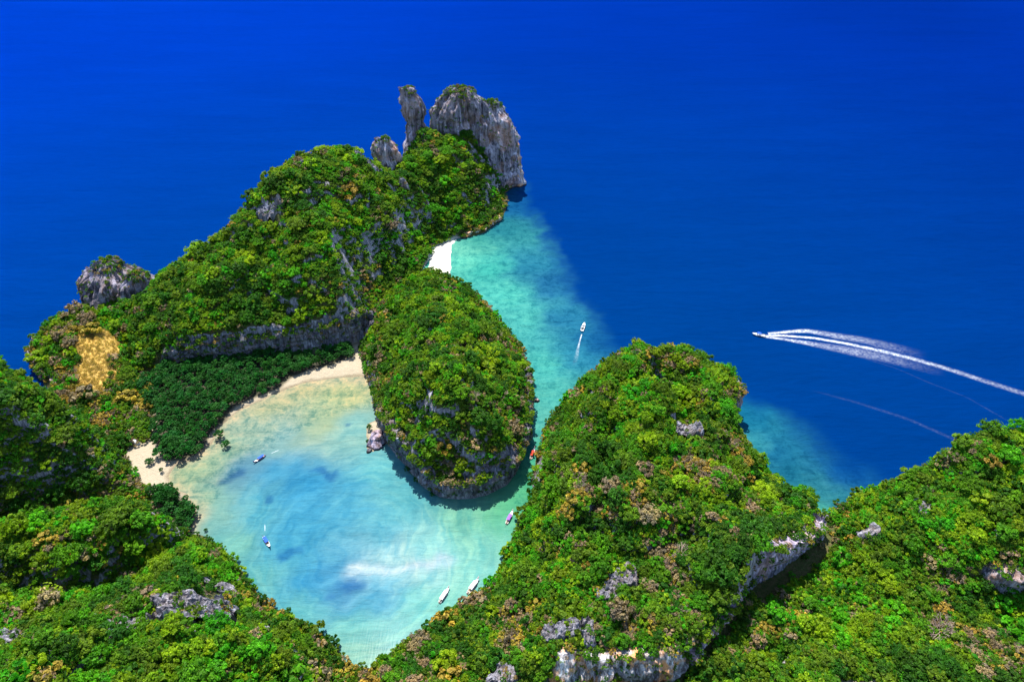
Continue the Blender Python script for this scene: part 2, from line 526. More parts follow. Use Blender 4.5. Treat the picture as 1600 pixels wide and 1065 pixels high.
        top=[(-283.5, 227.5, 48), (-258.5, 234.0, 46), (-233.7, 239.5, 40), (-217.2, 244.8, 28), (-206.0, 249.8, 14), (-266.3, 210.8, 42), (-236.8, 218.7, 36), (-213.7, 225.0, 26), (-227.7, 211.0, 22),
             (-335.5, 216.5, 52)]),
    'shade_hill': dict(
        edge=[(-272.4, 319.5, 12), (-256.9, 304.0, 12), (-242.3, 287.6, 10), (-235.1, 277.1, 12), (-259.0, 269.5, 30), (-301.0, 259.3, 45), (-380.0, 249.8, 45),
              (-533.4, 275.3, 20), (-636.9, 363.3, 20), (-598.9, 406.3, 10), (-461.4, 395.0, 10), (-401.4, 379.9, 10), (-364.3, 366.7, 10), (-317.0, 339.9, 10), (-286.2, 324.0, 10)],
        top=[(-396.5, 315.4, 98), (-321.0, 312.0, 86), (-309.3, 313.4, 78), (-296.1, 313.8, 62), (-286.0, 313.2, 45), (-276.9, 316.6, 28), (-270.7, 317.8, 10), (-304.7, 270.2, 70), (-291.9, 287.6, 50),
             (-274.9, 291.9, 26), (-254.5, 289.4, 9), (-290.9, 263.7, 42), (-304.3, 252.7, 50), (-275.6, 270.7, 20), (-344.3, 257.1, 85)]),
    'west_spur': dict(
        edge=[(-382.4, 481.9, 10), (-401.1, 456.8, 6), (-404.0, 433.1, 5), (-394.2, 417.9, 5), (-379.1, 403.2, 5), (-350.3, 370.1, 7), (-312.8, 336.1, 8), (-283.1, 316.9, 12), (-277.0, 330.3, 8), (-261.8, 336.5, 10),
              (-272.9, 369.1, 12), (-284.7, 399.6, 12), (-309.8, 411.3, 15), (-335.6, 454.0, 15)],
        top=[(-382.8, 430.6, 17), (-380.7, 414.0, 14), (-364.3, 434.0, 21), (-344.2, 436.9, 22), (-337.1, 408.4, 19), (-313.4, 404.1, 16), (-339.4, 386.2, 12), (-308.9, 373.0, 11), (-288.4, 375.0, 9), (-292.2, 345.0, 9), (-275.1, 342.7, 8), (-313.3, 350.5, 10), (-336.6, 369.6, 11), (-277.8, 361.4, 9)]),
}
FLAT = [(-311.6, 405.2, 6), (-280.6, 419.1, 6), (-241.3, 428.7, 6), (-194.5, 434.4, 6), (-132.3, 449.5, 6), (-119.6, 417.9, 7), (-117.7, 406.3, 7), (-133.1, 407.8, 9), (-145.8, 406.3, 9), (-165.4, 401.0, 9),
        (-183.6, 391.4, 9), (-200.5, 379.2, 9), (-210.3, 370.1, 8), (-219.9, 354.0, 8), (-220.5, 334.3, 8), (-227.2, 320.4, 8), (-238.8, 314.5, 8), (-240.1, 304.8, 8),
        (-237.3, 295.4, 6), (-223.0, 290.0, 5), (-212.3, 279.4, 5), (-207.8, 269.2, 5), (-207.1, 257.9, 5), (-239.0, 275.3, 6), (-262.9, 296.5, 6), (-284.8, 331.2, 8), (-296.1, 369.1, 8)]
BEACH = [(-58.0, 620.2, 4), (-63.3, 608.9, 5), (-62.0, 579.9, 5), (-60.4, 548.3, 4), (-83.7, 563.8, 4), (-80.8, 603.9, 4)]
RUBBLE_BANK = [(-109.2, 354.0, 3), (-102.4, 360.0, 3), (-95.9, 348.8, 3), (-91.3, 336.1, 3), (-95.8, 334.9, 3), (-100.7, 327.6, 3), (-105.7, 329.4, 3), (-107.1, 341.1, 3)]

STAND = [(-293.4, 388.9, 0), (-297.5, 403.7, 0), (-287.3, 416.0, 0), (-265.3, 420.7, 0), (-240.5, 426.3, 0), (-199.3, 432.0, 0), (-162.7, 436.9, 0), (-137.7, 442.7, 0), (-131.4, 432.0, 0), (-148.9, 422.3, 0), (-168.3, 414.4, 0),
         (-180.8, 405.2, 0), (-185.3, 394.7, 0), (-201.6, 383.8, 0), (-215.5, 373.3, 0), (-218.6, 358.3, 0), (-224.3, 346.6, 0), (-224.0, 329.1, 0), (-235.4, 318.4, 0), (-250.0, 319.5, 0),
         (-261.3, 335.3, 0), (-272.2, 362.4, 0)]
THICKET = [(-247.7, 293.5, 0), (-232.8, 293.5, 0), (-216.3, 280.7, 0), (-208.8, 270.5, 0), (-209.4, 260.6, 0), (-230.7, 271.5, 0)]
SPACING = 1.6
X0, X1, Y0, Y1 = -520.0, 470.0, 70.0, 830.0
gx = np.arange(X0, X1, SPACING)
gy = np.arange(Y0, Y1, SPACING)
GX, GY = np.meshgrid(gx, gy)
wob = 2.2
WX = GX + wob * fbm(GX / 14, GY / 14, 0, 3, 5)
WY = GY + wob * fbm(GX / 14, GY / 14, 9, 3, 6)
Z = np.full(GX.shape, -5.0)
REGION = np.zeros(GX.shape, np.int8)
CANOPY = 6.5                            # spot heights were read off the canopy, not the ground
SINK = {'ridge': 26.0, 'valley_hill': 12.0, 'shade_hill': 5.0}
for k, (nm, u) in enumerate(UPLANDS.items()):
    d, w = poly_dist(WX, WY, u['edge'])
    f = tps(u['top'])
    zz = f(GX, GY)
    zz = np.maximum(zz - CANOPY - SINK.get(nm, 0) * sstep(48 if nm == 'ridge' else 25, 72, zz), 2.5)
    t = np.clip((d + 0.6) / np.maximum(w, 1), -1, 1)
    prof = np.sign(t) * np.abs(t) ** 0.8
    zz = np.where(prof > 0, zz * prof, prof * 5)
    REGION = np.where(zz > Z, k + 1, REGION)
    Z = np.maximum(Z, zz)
rough = fbm(GX / 34, GY / 34, 0, 3, 11) * 5.0 + fbm(GX / 14, GY / 14, 0, 3, 13) * 3.4 + ridged(GX / 8, GY / 8, 0, 3, 12) * 1.2
scarp = fbm((GX + 6 * vn(GX / 9, GY / 9, 2, 15)) / 42, GY / 42, 4, 3, 14)       # broken ledges
rough = rough + 6.0 * (sstep(-.02, .06, scarp) - .5) + 4.5 * (sstep(.22, .28, scarp) - .2)
Z = Z + rough * sstep(5, 22, Z)
stp = np.hypot(np.gradient(Z, SPACING, axis=1), np.gradient(Z, SPACING, axis=0))
Z = Z + sstep(1.2, 2.2, stp) * sstep(6, 12, Z) * (ridged(GX / 4.5, GY / 4.5, Z / 9, 3, 16) * 1.8 + fbm(GX / 2.4, GY / 2.4, 0, 2, 17) * 1.0)
for pl, hgt in ((FLAT, 0.9), (BEACH, 1.3), (RUBBLE_BANK, 0.7)):
    d, w = poly_dist(WX, WY, pl)
    zz = np.where(d > 0, hgt * np.clip(d / w, 0, 1) + 0.15, np.maximum(d * 0.25, -5))
    REGION = np.where(zz > Z, 20, REGION)
    Z = np.maximum(Z, zz)
NY, NX = Z.shape


def height(x, y):
    fx = np.clip((np.asarray(x, float) - X0) / SPACING, 0, NX - 1.001)
    fy = np.clip((np.asarray(y, float) - Y0) / SPACING, 0, NY - 1.001)
    ix, iy = fx.astype(int), fy.astype(int)
    u, v = fx - ix, fy - iy
    return (Z[iy, ix] * (1 - u) * (1 - v) + Z[iy, ix + 1] * u * (1 - v) + Z[iy + 1, ix] * (1 - u) * v + Z[iy + 1, ix + 1] * u * v)


def sample(A, x, y):
    ix = np.clip(np.round((np.asarray(x) - X0) / SPACING).astype(int), 0, NX - 1)
    iy = np.clip(np.round((np.asarray(y) - Y0) / SPACING).astype(int), 0, NY - 1)
    return A[iy, ix]


GZX = np.gradient(Z, SPACING, axis=1)
GZY = np.gradient(Z, SPACING, axis=0)
SLOPE = np.hypot(GZX, GZY)

GRASSY = [(-369.6, 429.4, 6), (-360.0, 446.2, 6), (-335.1, 449.7, 6), (-321.8, 421.3, 6), (-317.8, 393.9, 6), (-322.7, 382.6, 6), (-340.9, 393.9, 6)]
gd, gw = poly_dist(WX, WY, GRASSY)
GRASS = sstep(-7, 6, gd + 18 * fbm(GX / 9, GY / 9, 0, 4, 23))
CLEARING = [(166.1, 156.8, 4), (177.5, 160.7, 4), (192.2, 160.1, 4), (194.0, 152.7, 4), (162.4, 151.1, 4)]
cd, cw = poly_dist(WX, WY, CLEARING)
SANDY = np.maximum(sstep(2.2, 1.2, Z) * (REGION == 20), sstep(-2, 2, cd))

keep = Z > -3.5
fc = keep[:-1, :-1] | keep[1:, :-1] | keep[:-1, 1:] | keep[1:, 1:]
allf = grid_faces(NX, NY)
allf = allf[fc.ravel()]
used = np.unique(allf)
remap = np.full(NX * NY, -1, np.int64)
remap[used] = np.arange(len(used))
V = np.stack([GX, GY, Z], -1).reshape(-1, 3)[used]

tm = NT('forest_floor')
p = tm.pos()
nA = tm.noise(p, 0.05, 5)
nB = tm.noise(p, 0.35, 5, 0.65)
nC = tm.noise(p, 1.3, 4, 0.6)
mud = (0.05, 0.048, 0.03)
soil = tm.mix(tm.ramp(nB, [(0.35, 0.0), (0.6, 1.0)]), (0.035, 0.055, 0.012), (0.10, 0.075, 0.035))
soil = tm.mix(tm.ramp(nC, [(0.45, 0.0), (0.65, 0.6)]), soil, (0.05, 0.09, 0.015))
rockc = tm.mix(tm.ramp(tm.noise(tm.mapped(p, (0.7, 0.7, 0.12)), 1.0, 5), [(0.36, 0.0), (0.62, 1.0)]), (0.08, 0.075, 0.085), (0.30, 0.285, 0.30))
c = tm.mix(tm.ramp(tm.attr('rocky').outputs['Fac'], [(0.45, 0.0), (0.6, 1.0)]), soil, rockc)
grassc = tm.mix(tm.ramp(nB, [(0.3, 0.0), (0.65, 1.0)]), (0.40, 0.25, 0.05), (0.62, 0.40, 0.11))
c = tm.mix(tm.attr('grassy').outputs['Fac'], c, grassc)
sandc = tm.mix(nB, (0.27, 0.22, 0.15), (0.39, 0.33, 0.235))
c = tm.mix(tm.attr('sandy').outputs['Fac'], c, sandc)
c = tm.mix(tm.attr('wet').outputs['Fac'], c, tm.mix(1.0, c, (0.62, 0.60, 0.55), 'MULTIPLY'))
c = tm.mix(tm.attr('muddy').outputs['Fac'], c, mud)
c = tm.mix(tm.attr('white_sand').outputs['Fac'], c, tm.mix(tm.ramp(nC, [(0.35, 0.0), (0.65, 1.0)]), (0.44, 0.40, 0.34), (0.62, 0.58, 0.51)))
tm.l(c, tm.b.inputs['Base Color'])
tm.b.inputs['Roughness'].default_value = 0.95
tm.b.inputs['Specular IOR Level'].default_value = 0.1
tm.bump(tm.math('ADD', nC, tm.math('MULTIPLY', nB, 1.5)), 0.8, 1.0)

me = np_mesh('terrain', V, remap[allf], tm.m, smooth=True)
bd, _ = poly_dist(GX, GY, BEACH)
add_attr(me, 'rocky', np.clip((SLOPE - 0.9) / 1.6 + 0.25 * fbm(GX / 10, GY / 10, 0, 3, 21), 0, 1).ravel()[used])
add_attr(me, 'grassy', GRASS.ravel()[used])
add_attr(me, 'sandy', SANDY.ravel()[used])
add_attr(me, 'white_sand', (sstep(-6, 0, bd) * (Z < 3)).ravel()[used])
sd_, _ = poly_dist(WX, WY, STAND)
td_, _ = poly_dist(WX, WY, THICKET)
add_attr(me, 'wet', (sstep(.55, .2, Z + .2 * fbm(GX / 6, GY / 6, 0, 3, 25)) * (REGION == 20)).ravel()[used])
add_attr(me, 'muddy', (np.maximum(sstep(-2, 2, sd_), sstep(-2, 2, td_)) * (Z < 3)).ravel()[used])
tag(link('terrain', me), kind='structure')

# ---------------------------------------------------------------- the sea: tint follows depth, bed and position, with a painted glint
def srgb(r, g, b):
    a = np.array([r, g, b], float) / 255
    return np.where(a <= 0.04045, a / 12.92, ((a + 0.055) / 1.055) ** 2.4)


# (x, y) of a spot in the water and its colour; the palest southern ones paint sun glint
BED = [(-127.0, 417.9, 235, 220, 175), (-164.9, 398.7, 225, 218, 160), (-190.9, 380.6, 212, 212, 160), (-131.3, 384.1, 215, 222, 160), (-147.0, 363.3, 190, 212, 165), (-192.2, 350.1, 180, 205, 175),
       (-212.8, 325.1, 180, 205, 165), (-232.9, 304.8, 185, 210, 165), (-239.5, 310.5, 188, 202, 150), (-222.5, 313.4, 175, 205, 162), (-215.2, 280.4, 170, 205, 165), (-176.1, 343.7, 150, 200, 195),
       (-115.3, 350.1, 145, 210, 205), (-90.0, 307.6, 115, 208, 218), (-68.9, 280.4, 110, 205, 215), (-193.5, 307.6, 95, 160, 190), (-200.5, 275.3, 145, 205, 190), (-170.7, 275.3, 90, 188, 212),
       (-141.4, 296.5, 60, 165, 215), (-134.2, 265.2, 75, 178, 220), (-108.5, 285.7, 80, 178, 215), (-83.2, 260.3, 95, 193, 220), (-140.9, 241.5, 62, 170, 215), (-121.3, 226.1, 50, 160, 220),
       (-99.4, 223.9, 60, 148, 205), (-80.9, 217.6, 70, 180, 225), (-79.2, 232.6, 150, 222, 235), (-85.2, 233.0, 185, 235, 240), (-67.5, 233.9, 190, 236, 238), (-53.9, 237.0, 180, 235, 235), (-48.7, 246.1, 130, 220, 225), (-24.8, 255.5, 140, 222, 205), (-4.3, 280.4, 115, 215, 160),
       (-34.1, 275.3, 120, 205, 185), (8.8, 296.5, 95, 205, 145), (13.4, 322.2, 85, 195, 160), (-23.8, 232.6, 150, 232, 220), (-38.1, 211.4, 135, 228, 215), (-60.0, 203.4, 120, 218, 215),
       (-88.7, 195.6, 118, 208, 205), (-121.9, 211.4, 112, 203, 202), (-149.3, 228.2, 118, 205, 202), (-174.5, 246.1, 125, 205, 195), (-80.2, 177.2, 150, 215, 195), (-166.5, 307.6, 70, 168, 212),
       (-56.4, 605.1, 130, 235, 205), (-40.5, 621.5, 75, 185, 170), (-51.4, 575.2, 118, 235, 205), (-25.4, 563.8, 78, 208, 190), (-13.7, 637.1, 48, 148, 162), (0.0, 693.1, 28, 112, 168),
       (12.7, 563.8, 50, 146, 176), (-6.0, 520.9, 98, 220, 200), (17.3, 481.9, 98, 215, 200), (37.1, 541.8, 42, 126, 176), (46.0, 481.9, 46, 140, 180), (26.6, 421.8, 92, 210, 195),
       (53.8, 429.9, 56, 158, 186), (71.5, 446.5, 25, 110, 168), (35.3, 384.1, 98, 210, 195), (19.4, 356.6, 102, 205, 190), (174.6, 356.6, 20, 128, 168), (172.0, 337.4, 80, 190, 190),
       (186.7, 331.2, 24, 118, 166), (193.5, 307.6, 28, 120, 152), (201.5, 291.0, 45, 135, 155), (206.9, 275.3, 110, 220, 185), (221.4, 285.7, 50, 140, 160), (238.5, 307.6, 14, 95, 166)]
SHELF = [(4.6, 742.9, 0), (19.6, 657.4, 0), (37.7, 587.0, 0), (51.3, 531.2, 0), (62.8, 491.3, 0), (76.9, 446.5, 0), (97.9, 417.9, 0), (46.7, 331.2, 0), (70.7, 228.2, 0),
         (-32.8, 137.8, 0), (-218.4, 188.1, 0), (-279.0, 307.6, 0), (-268.9, 429.9, 0), (-115.0, 481.9, 0), (-111.4, 650.5, 0), (-44.9, 723.7, 0)]
REEF = [(170.3, 378.5, 0), (196.2, 360.6, 0), (215.3, 338.6, 0), (231.4, 318.0, 0), (250.1, 300.9, 0), (204.6, 250.8, 0), (170.7, 275.3, 0), (146.6, 319.2, 0)]
LIGHT_GAIN = 3.7


def axis(lo, hi, step, far_lo, far_hi):
    a = list(np.arange(lo, hi, step))
    s, v = step, a[-1]
    up = []
    while v < far_hi:
        s *= 1.25
        v += s
        up.append(v)
    s, v = step, a[0]
    dn = []
    while v > far_lo:
        s *= 1.25
        v -= s
        dn.append(v)
    return np.array(dn[::-1] + a + up)


ax_ = axis(-330, 330, 1.8, -14000, 14000)
ay_ = axis(150, 720, 1.8, -3000, 24000)
QX, QY = np.meshgrid(ax_, ay_)
jx = QX + 9 * fbm(QX / 30, QY / 30, 0, 4, 41)
jy = QY + 9 * fbm(QX / 30, QY / 30, 5, 4, 42)
jx = jx + 5 * fbm(QX / 9, QY / 9, 2, 3, 43)
jy = jy + 5 * fbm(QX / 9, QY / 9, 8, 3, 44)
num = np.zeros(QX.shape + (3,))
den = np.zeros(QX.shape)
for (bx, by, r_, g_, b_) in BED:
    wt = 1.0 / (((jx - bx) ** 2 + (jy - by) ** 2) / 24.0 ** 2 + 0.3) ** 1.9
    num += wt[..., None] * srgb(r_, g_, b_)
    den += wt
shal = num / den[..., None]
# slow swirls of paler and darker colour in the lagoon
LCX, LCY = -98.2, 250.8
rr = np.hypot((jx - LCX) * 1.1, jy - LCY)
th = np.arctan2(jy - LCY, jx - LCX)
sw = fbm(rr / 7.0, np.cos(th) * 3.0 + rr / 60, np.sin(th) * 3.0, 4, 51)
lag = sstep(125, 80, rr)
shal = shal * (1 + lag[..., None] * np.array([0.22, 0.08, 0.0]))
sw2 = fbm(rr / 3.0, np.cos(th) * 4.0 + rr / 40, np.sin(th) * 4.0, 4, 53)
shal = shal * (1 + (0.22 * sw + 0.20 * sw2) * lag)[..., None] ** np.array([1.6, 0.9, 0.6])
# a thin streak of sun glint painted into the southern lagoon's colour
bank = np.full(QX.shape, 1e9)  # distance from the painted glint streak
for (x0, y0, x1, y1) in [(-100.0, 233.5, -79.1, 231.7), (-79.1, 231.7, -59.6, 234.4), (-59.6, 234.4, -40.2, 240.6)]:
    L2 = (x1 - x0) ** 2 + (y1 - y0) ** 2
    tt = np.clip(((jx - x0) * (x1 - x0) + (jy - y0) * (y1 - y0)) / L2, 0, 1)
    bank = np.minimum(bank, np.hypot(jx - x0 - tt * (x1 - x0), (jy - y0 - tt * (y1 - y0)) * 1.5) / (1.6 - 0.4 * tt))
glint_mix = (np.exp(-(bank / 3.6) ** 2) * 0.92)[..., None]
shal = shal * (1 - glint_mix) + srgb(222, 245, 248) * glint_mix
# darker seagrass blotches
for (sx, sy, sr) in [(-127.3, 307.6, 9), (-135.8, 311.6, 7), (-122.7, 351.4, 5), (-139.1, 242.5, 8), (-101.2, 223.1, 11), (-162.8, 285.7, 6), (-194.8, 304.8, 9), (-201.1, 296.5, 8)]:
    blot = sstep(1.0, 0.3, np.hypot(jx - sx, (jy - sy) * 1.3) / sr)
    shal = shal * (1 - blot[..., None] * np.array([0.55, 0.42, 0.2]))
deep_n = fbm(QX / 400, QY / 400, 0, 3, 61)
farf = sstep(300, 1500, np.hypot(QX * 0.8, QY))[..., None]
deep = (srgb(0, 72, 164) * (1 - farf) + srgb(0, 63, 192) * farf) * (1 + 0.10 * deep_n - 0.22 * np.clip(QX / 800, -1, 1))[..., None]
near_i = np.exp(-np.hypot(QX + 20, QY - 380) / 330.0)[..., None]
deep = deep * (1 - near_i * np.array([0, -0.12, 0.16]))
dS, _ = poly_dist(jx, jy, SHELF)
dR, _ = poly_dist(jx, jy, REEF)
m1 = sstep(-22, 10, dS + 8 * fbm(QX / 16, QY / 16, 3, 4, 45))
m2 = sstep(-20, 12, dR)
msk = np.maximum(m1, m2)[..., None]
# over the drying flats the bed is sand right up to the water line
dF, _ = poly_dist(QX + 5 * fbm(QX / 12, QY / 12, 1, 4, 47), QY + 5 * fbm(QX / 12, QY / 12, 6, 4, 48), FLAT)
sf = (sstep(-15, 1, dF) ** 1.6 * 0.72)[..., None]
shal = shal * (1 - sf) + srgb(238, 222, 178) * sf
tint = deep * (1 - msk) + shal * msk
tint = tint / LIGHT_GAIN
mott = np.clip(np.maximum(m1 * np.where(rr > 120, 1.0, 0.28), m2 * 0.9), 0, 1)

wm = NT('sea_water')
p = wm.pos()
col = wm.attr('tint').outputs['Color']
mot = wm.attr('mottle').outputs['Fac']
c1 = wm.noise(p, 0.13, 9, 0.76, 0.5)
c2 = wm.noise(p, 0.45, 6, 0.7)
patch = wm.math('ADD', wm.math('MULTIPLY', c1, 0.75), wm.math('MULTIPLY', c2, 0.25))
dark = wm.mix(wm.math('MULTIPLY', mot, wm.ramp(patch, [(0.41, 1.0), (0.51, 0.0)])), (1, 1, 1), (0.45, 0.66, 0.74))
lite = wm.mix(wm.math('MULTIPLY', mot, wm.ramp(patch, [(0.52, 0.0), (0.61, 0.7)])), (1, 1, 1), (1.7, 1.25, 1.15))
col = wm.mix(1.0, wm.mix(1.0, col, dark, 'MULTIPLY'), lite, 'MULTIPLY')
sv = wm.noise(wm.attr('swirl').outputs['Vector'], 1.0, 7, 0.66, 0.25)
swm = wm.mix(wm.attr('basin').outputs['Fac'], (1, 1, 1), wm.ramp(sv, [(0.33, (0.72, 0.90, 0.97)), (0.5, (1.0, 1.0, 1.0)), (0.70, (1.34, 1.15, 1.05))]))
col = wm.mix(1.0, col, swm, 'MULTIPLY')
sea1 = wm.noise(wm.mapped(p, (0.006, 0.03, 0.01)), 1.0, 5, 0.6, 0.5)
sea2 = wm.noise(wm.mapped(p, (0.06, 0.2, 0.1)), 1.0, 4, 0.65)
col = wm.mix(1.0, col, wm.ramp(wm.math('ADD', wm.math('MULTIPLY', sea1, .55), wm.math('MULTIPLY', sea2, .45)), [(0.35, 0.90), (0.65, 1.08)]), 'MULTIPLY')
wm.l(col, wm.b.inputs['Base Color'])
wm.b.inputs['Roughness'].default_value = 1.0
wm.b.inputs['Specular IOR Level'].default_value = 0.0
w1 = wm.noise(wm.mapped(p, (0.07, 0.22, 0.1)), 1.0, 6, 0.64, 0.3)
w2 = wm.noise(wm.mapped(p, (0.012, 0.05, 0.02)), 1.0, 4, 0.6, 0.6)
wm.bump(wm.math('ADD', w1, wm.math('MULTIPLY', w2, 1.6)), 0.9, 1.3)
gl = wm.n('ShaderNodeBsdfGlossy', distribution='BECKMANN')
gl.inputs['Roughness'].default_value = 0.16
g1 = wm.noise(wm.mapped(p, (0.8, 0.10, 0.2)), 1.0, 3, 0.6, 0.3)
gb = wm.n('ShaderNodeBump')
gb.inputs['Strength'].default_value = 0.035
gb.inputs['Distance'].default_value = 1.0
wm.l(g1, gb.inputs['Height'])
wm.l(gb.outputs[0], gl.inputs['Normal'])
gm = wm.n('ShaderNodeMixShader')
gm.inputs[0].default_value = 0.0004
wm.l(wm.b.outputs[0], gm.inputs[1])
wm.l(gl.outputs[0], gm.inputs[2])
wm.l(gm.outputs[0], wm.out.inputs['Surface'])
me = np_mesh('sea', np.stack([QX, QY, np.zeros_like(QX)], -1).reshape(-1, 3), grid_faces(len(ax_), len(ay_)), wm.m, smooth=True)
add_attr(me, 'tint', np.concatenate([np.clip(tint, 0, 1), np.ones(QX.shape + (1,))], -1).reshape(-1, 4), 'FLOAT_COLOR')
add_attr(me, 'mottle', mott.ravel())
add_attr(me, 'swirl', np.stack([rr / 5.0, np.cos(th) * 1.9 + rr / 45, np.sin(th) * 1.9], -1).reshape(-1, 3), 'FLOAT_VECTOR')
add_attr(me, 'basin', (lag * sstep(4, 20, rr)).ravel())
tag(link('sea', me), kind='structure')

# ---------------------------------------------------------------- limestone cliffs and towers
OCC = np.zeros(Z.shape, bool)          # ground taken by bare rock: no trees there


LEDGES = []                            # spots on bare rock where shrubs cling: x, y, z, size


def occupy(x, y, r):
    global OCC
    OCC |= ((GX - x) ** 2 + (GY - y) ** 2) < r * r


def cliff(name, label, line, mat, seed, bulge=1.5, cap=7.0, apron=0.0, inland=2.0, step=0.8, proud=-0.6, batter=0.0, bush=0.02):
    """line: (x, y, foot height, top height), rock face to the right-hand side of the walking direction"""
    ln = np.asarray(line, float)
    s = np.r_[0, np.cumsum(np.hypot(np.diff(ln[:, 0]), np.diff(ln[:, 1])))]
    n = max(8, int(s[-1] / step))
    t = np.linspace(0, s[-1], n)
    q = np.stack([np.interp(t, s, ln[:, k]) for k in range(4)], 1)
    for _ in range(6):
        q[1:-1, :2] = (q[:-2, :2] + 2 * q[1:-1, :2] + q[2:, :2]) / 4
    tx, ty = np.gradient(q[:, 0]), np.gradient(q[:, 1])
    L = np.hypot(tx, ty) + 1e-9
    nx, ny = ty / L, -tx / L
    hmax = (q[:, 3] - q[:, 2]).max()
    nr = max(8, int((hmax + 4) / step))
    ncap = 7
    fade = sstep(0, 8, t) * sstep(0, 8, s[-1] - t)
    inx, iny = q[:, 0] - nx * (cap + batter), q[:, 1] - ny * (cap + batter)
    zin = height(inx, iny)
    top = q[:, 2] + (q[:, 3] - q[:, 2]) * (0.25 + 0.75 * fade) + 4.5 * fbm(t / 8, 0, 0, 4, seed + 3)
    top = np.minimum(top, zin + 0.5)
    rows = []
    for j in range(nr + ncap):
        if j < nr:
            f = j / (nr - 1)
            z = (q[:, 2] - 3) + f * (top - q[:, 2] + 3)
            kk = 0.0
        else:
            f = 1.0
            kk = (j - nr + 1) / ncap
            z = top * (1 - kk) + (zin - 1.0) * kk
        flute = ridged(t / 4.5, z / 30, 0, 3, seed) * 1.5
        big = fbm(t / 14, z / 15, 3, 3, seed + 1) * 3.2 - 3.2 * sstep(.12, .5, fbm(t / 5, z / 8, 5, 3, seed + 6)) + 1.2 * vn(t / 20, z / 2.6, 1, seed + 8)
        fine = fbm(t / 1.6, z / 3.2, 7, 2, seed + 2) * 0.8
        under = -2.2 * math.exp(-((f - 0.12) / 0.12) ** 2)
        prof = bulge * math.sin(min(1, f) * math.pi * 0.9) + bulge * 0.8 * f + under
        off = (proud + (prof + flute + big + fine) * (0.3 + 0.7 * fade)) * (1 - kk) - (cap + batter) * kk - batter * f * (1 - kk)
        rows.append(np.stack([q[:, 0] + nx * off, q[:, 1] + ny * off, z], 1))
    v = np.concatenate(rows)
    o = link(name, np_mesh(name, v, grid_faces(n, nr + ncap), mat, smooth=False))
    tag(o, label, 'cliff', kind='thing')
    r_ = np.random.default_rng(seed)
    for _ in range(int(n * step * hmax * bush)):
        a_, b_ = r_.integers(0, n), int(nr * (0.25 + 0.75 * r_.random() ** 0.6))
        LEDGES.append((*v[min(b_, nr + 1) * n + a_], r_.uniform(.3, .8)))
    for _ in range(int(n * step * 1.1)):
        a_, b_ = r_.integers(0, n), r_.integers(nr - 3, nr + ncap)
        LEDGES.append((*v[b_ * n + a_], r_.uniform(.6, 1.4)))
    for k in range(0, n, 3):
        occupy(q[k, 0] + nx[k] * 1.5, q[k, 1] + ny[k] * 1.5, 2.2)
        occupy(q[k, 0] - nx[k] * inland, q[k, 1] - ny[k] * inland, 2.4)
        if apron:
            occupy(q[k, 0] + nx[k] * apron, q[k, 1] + ny[k] * apron, apron * .9)
    return o


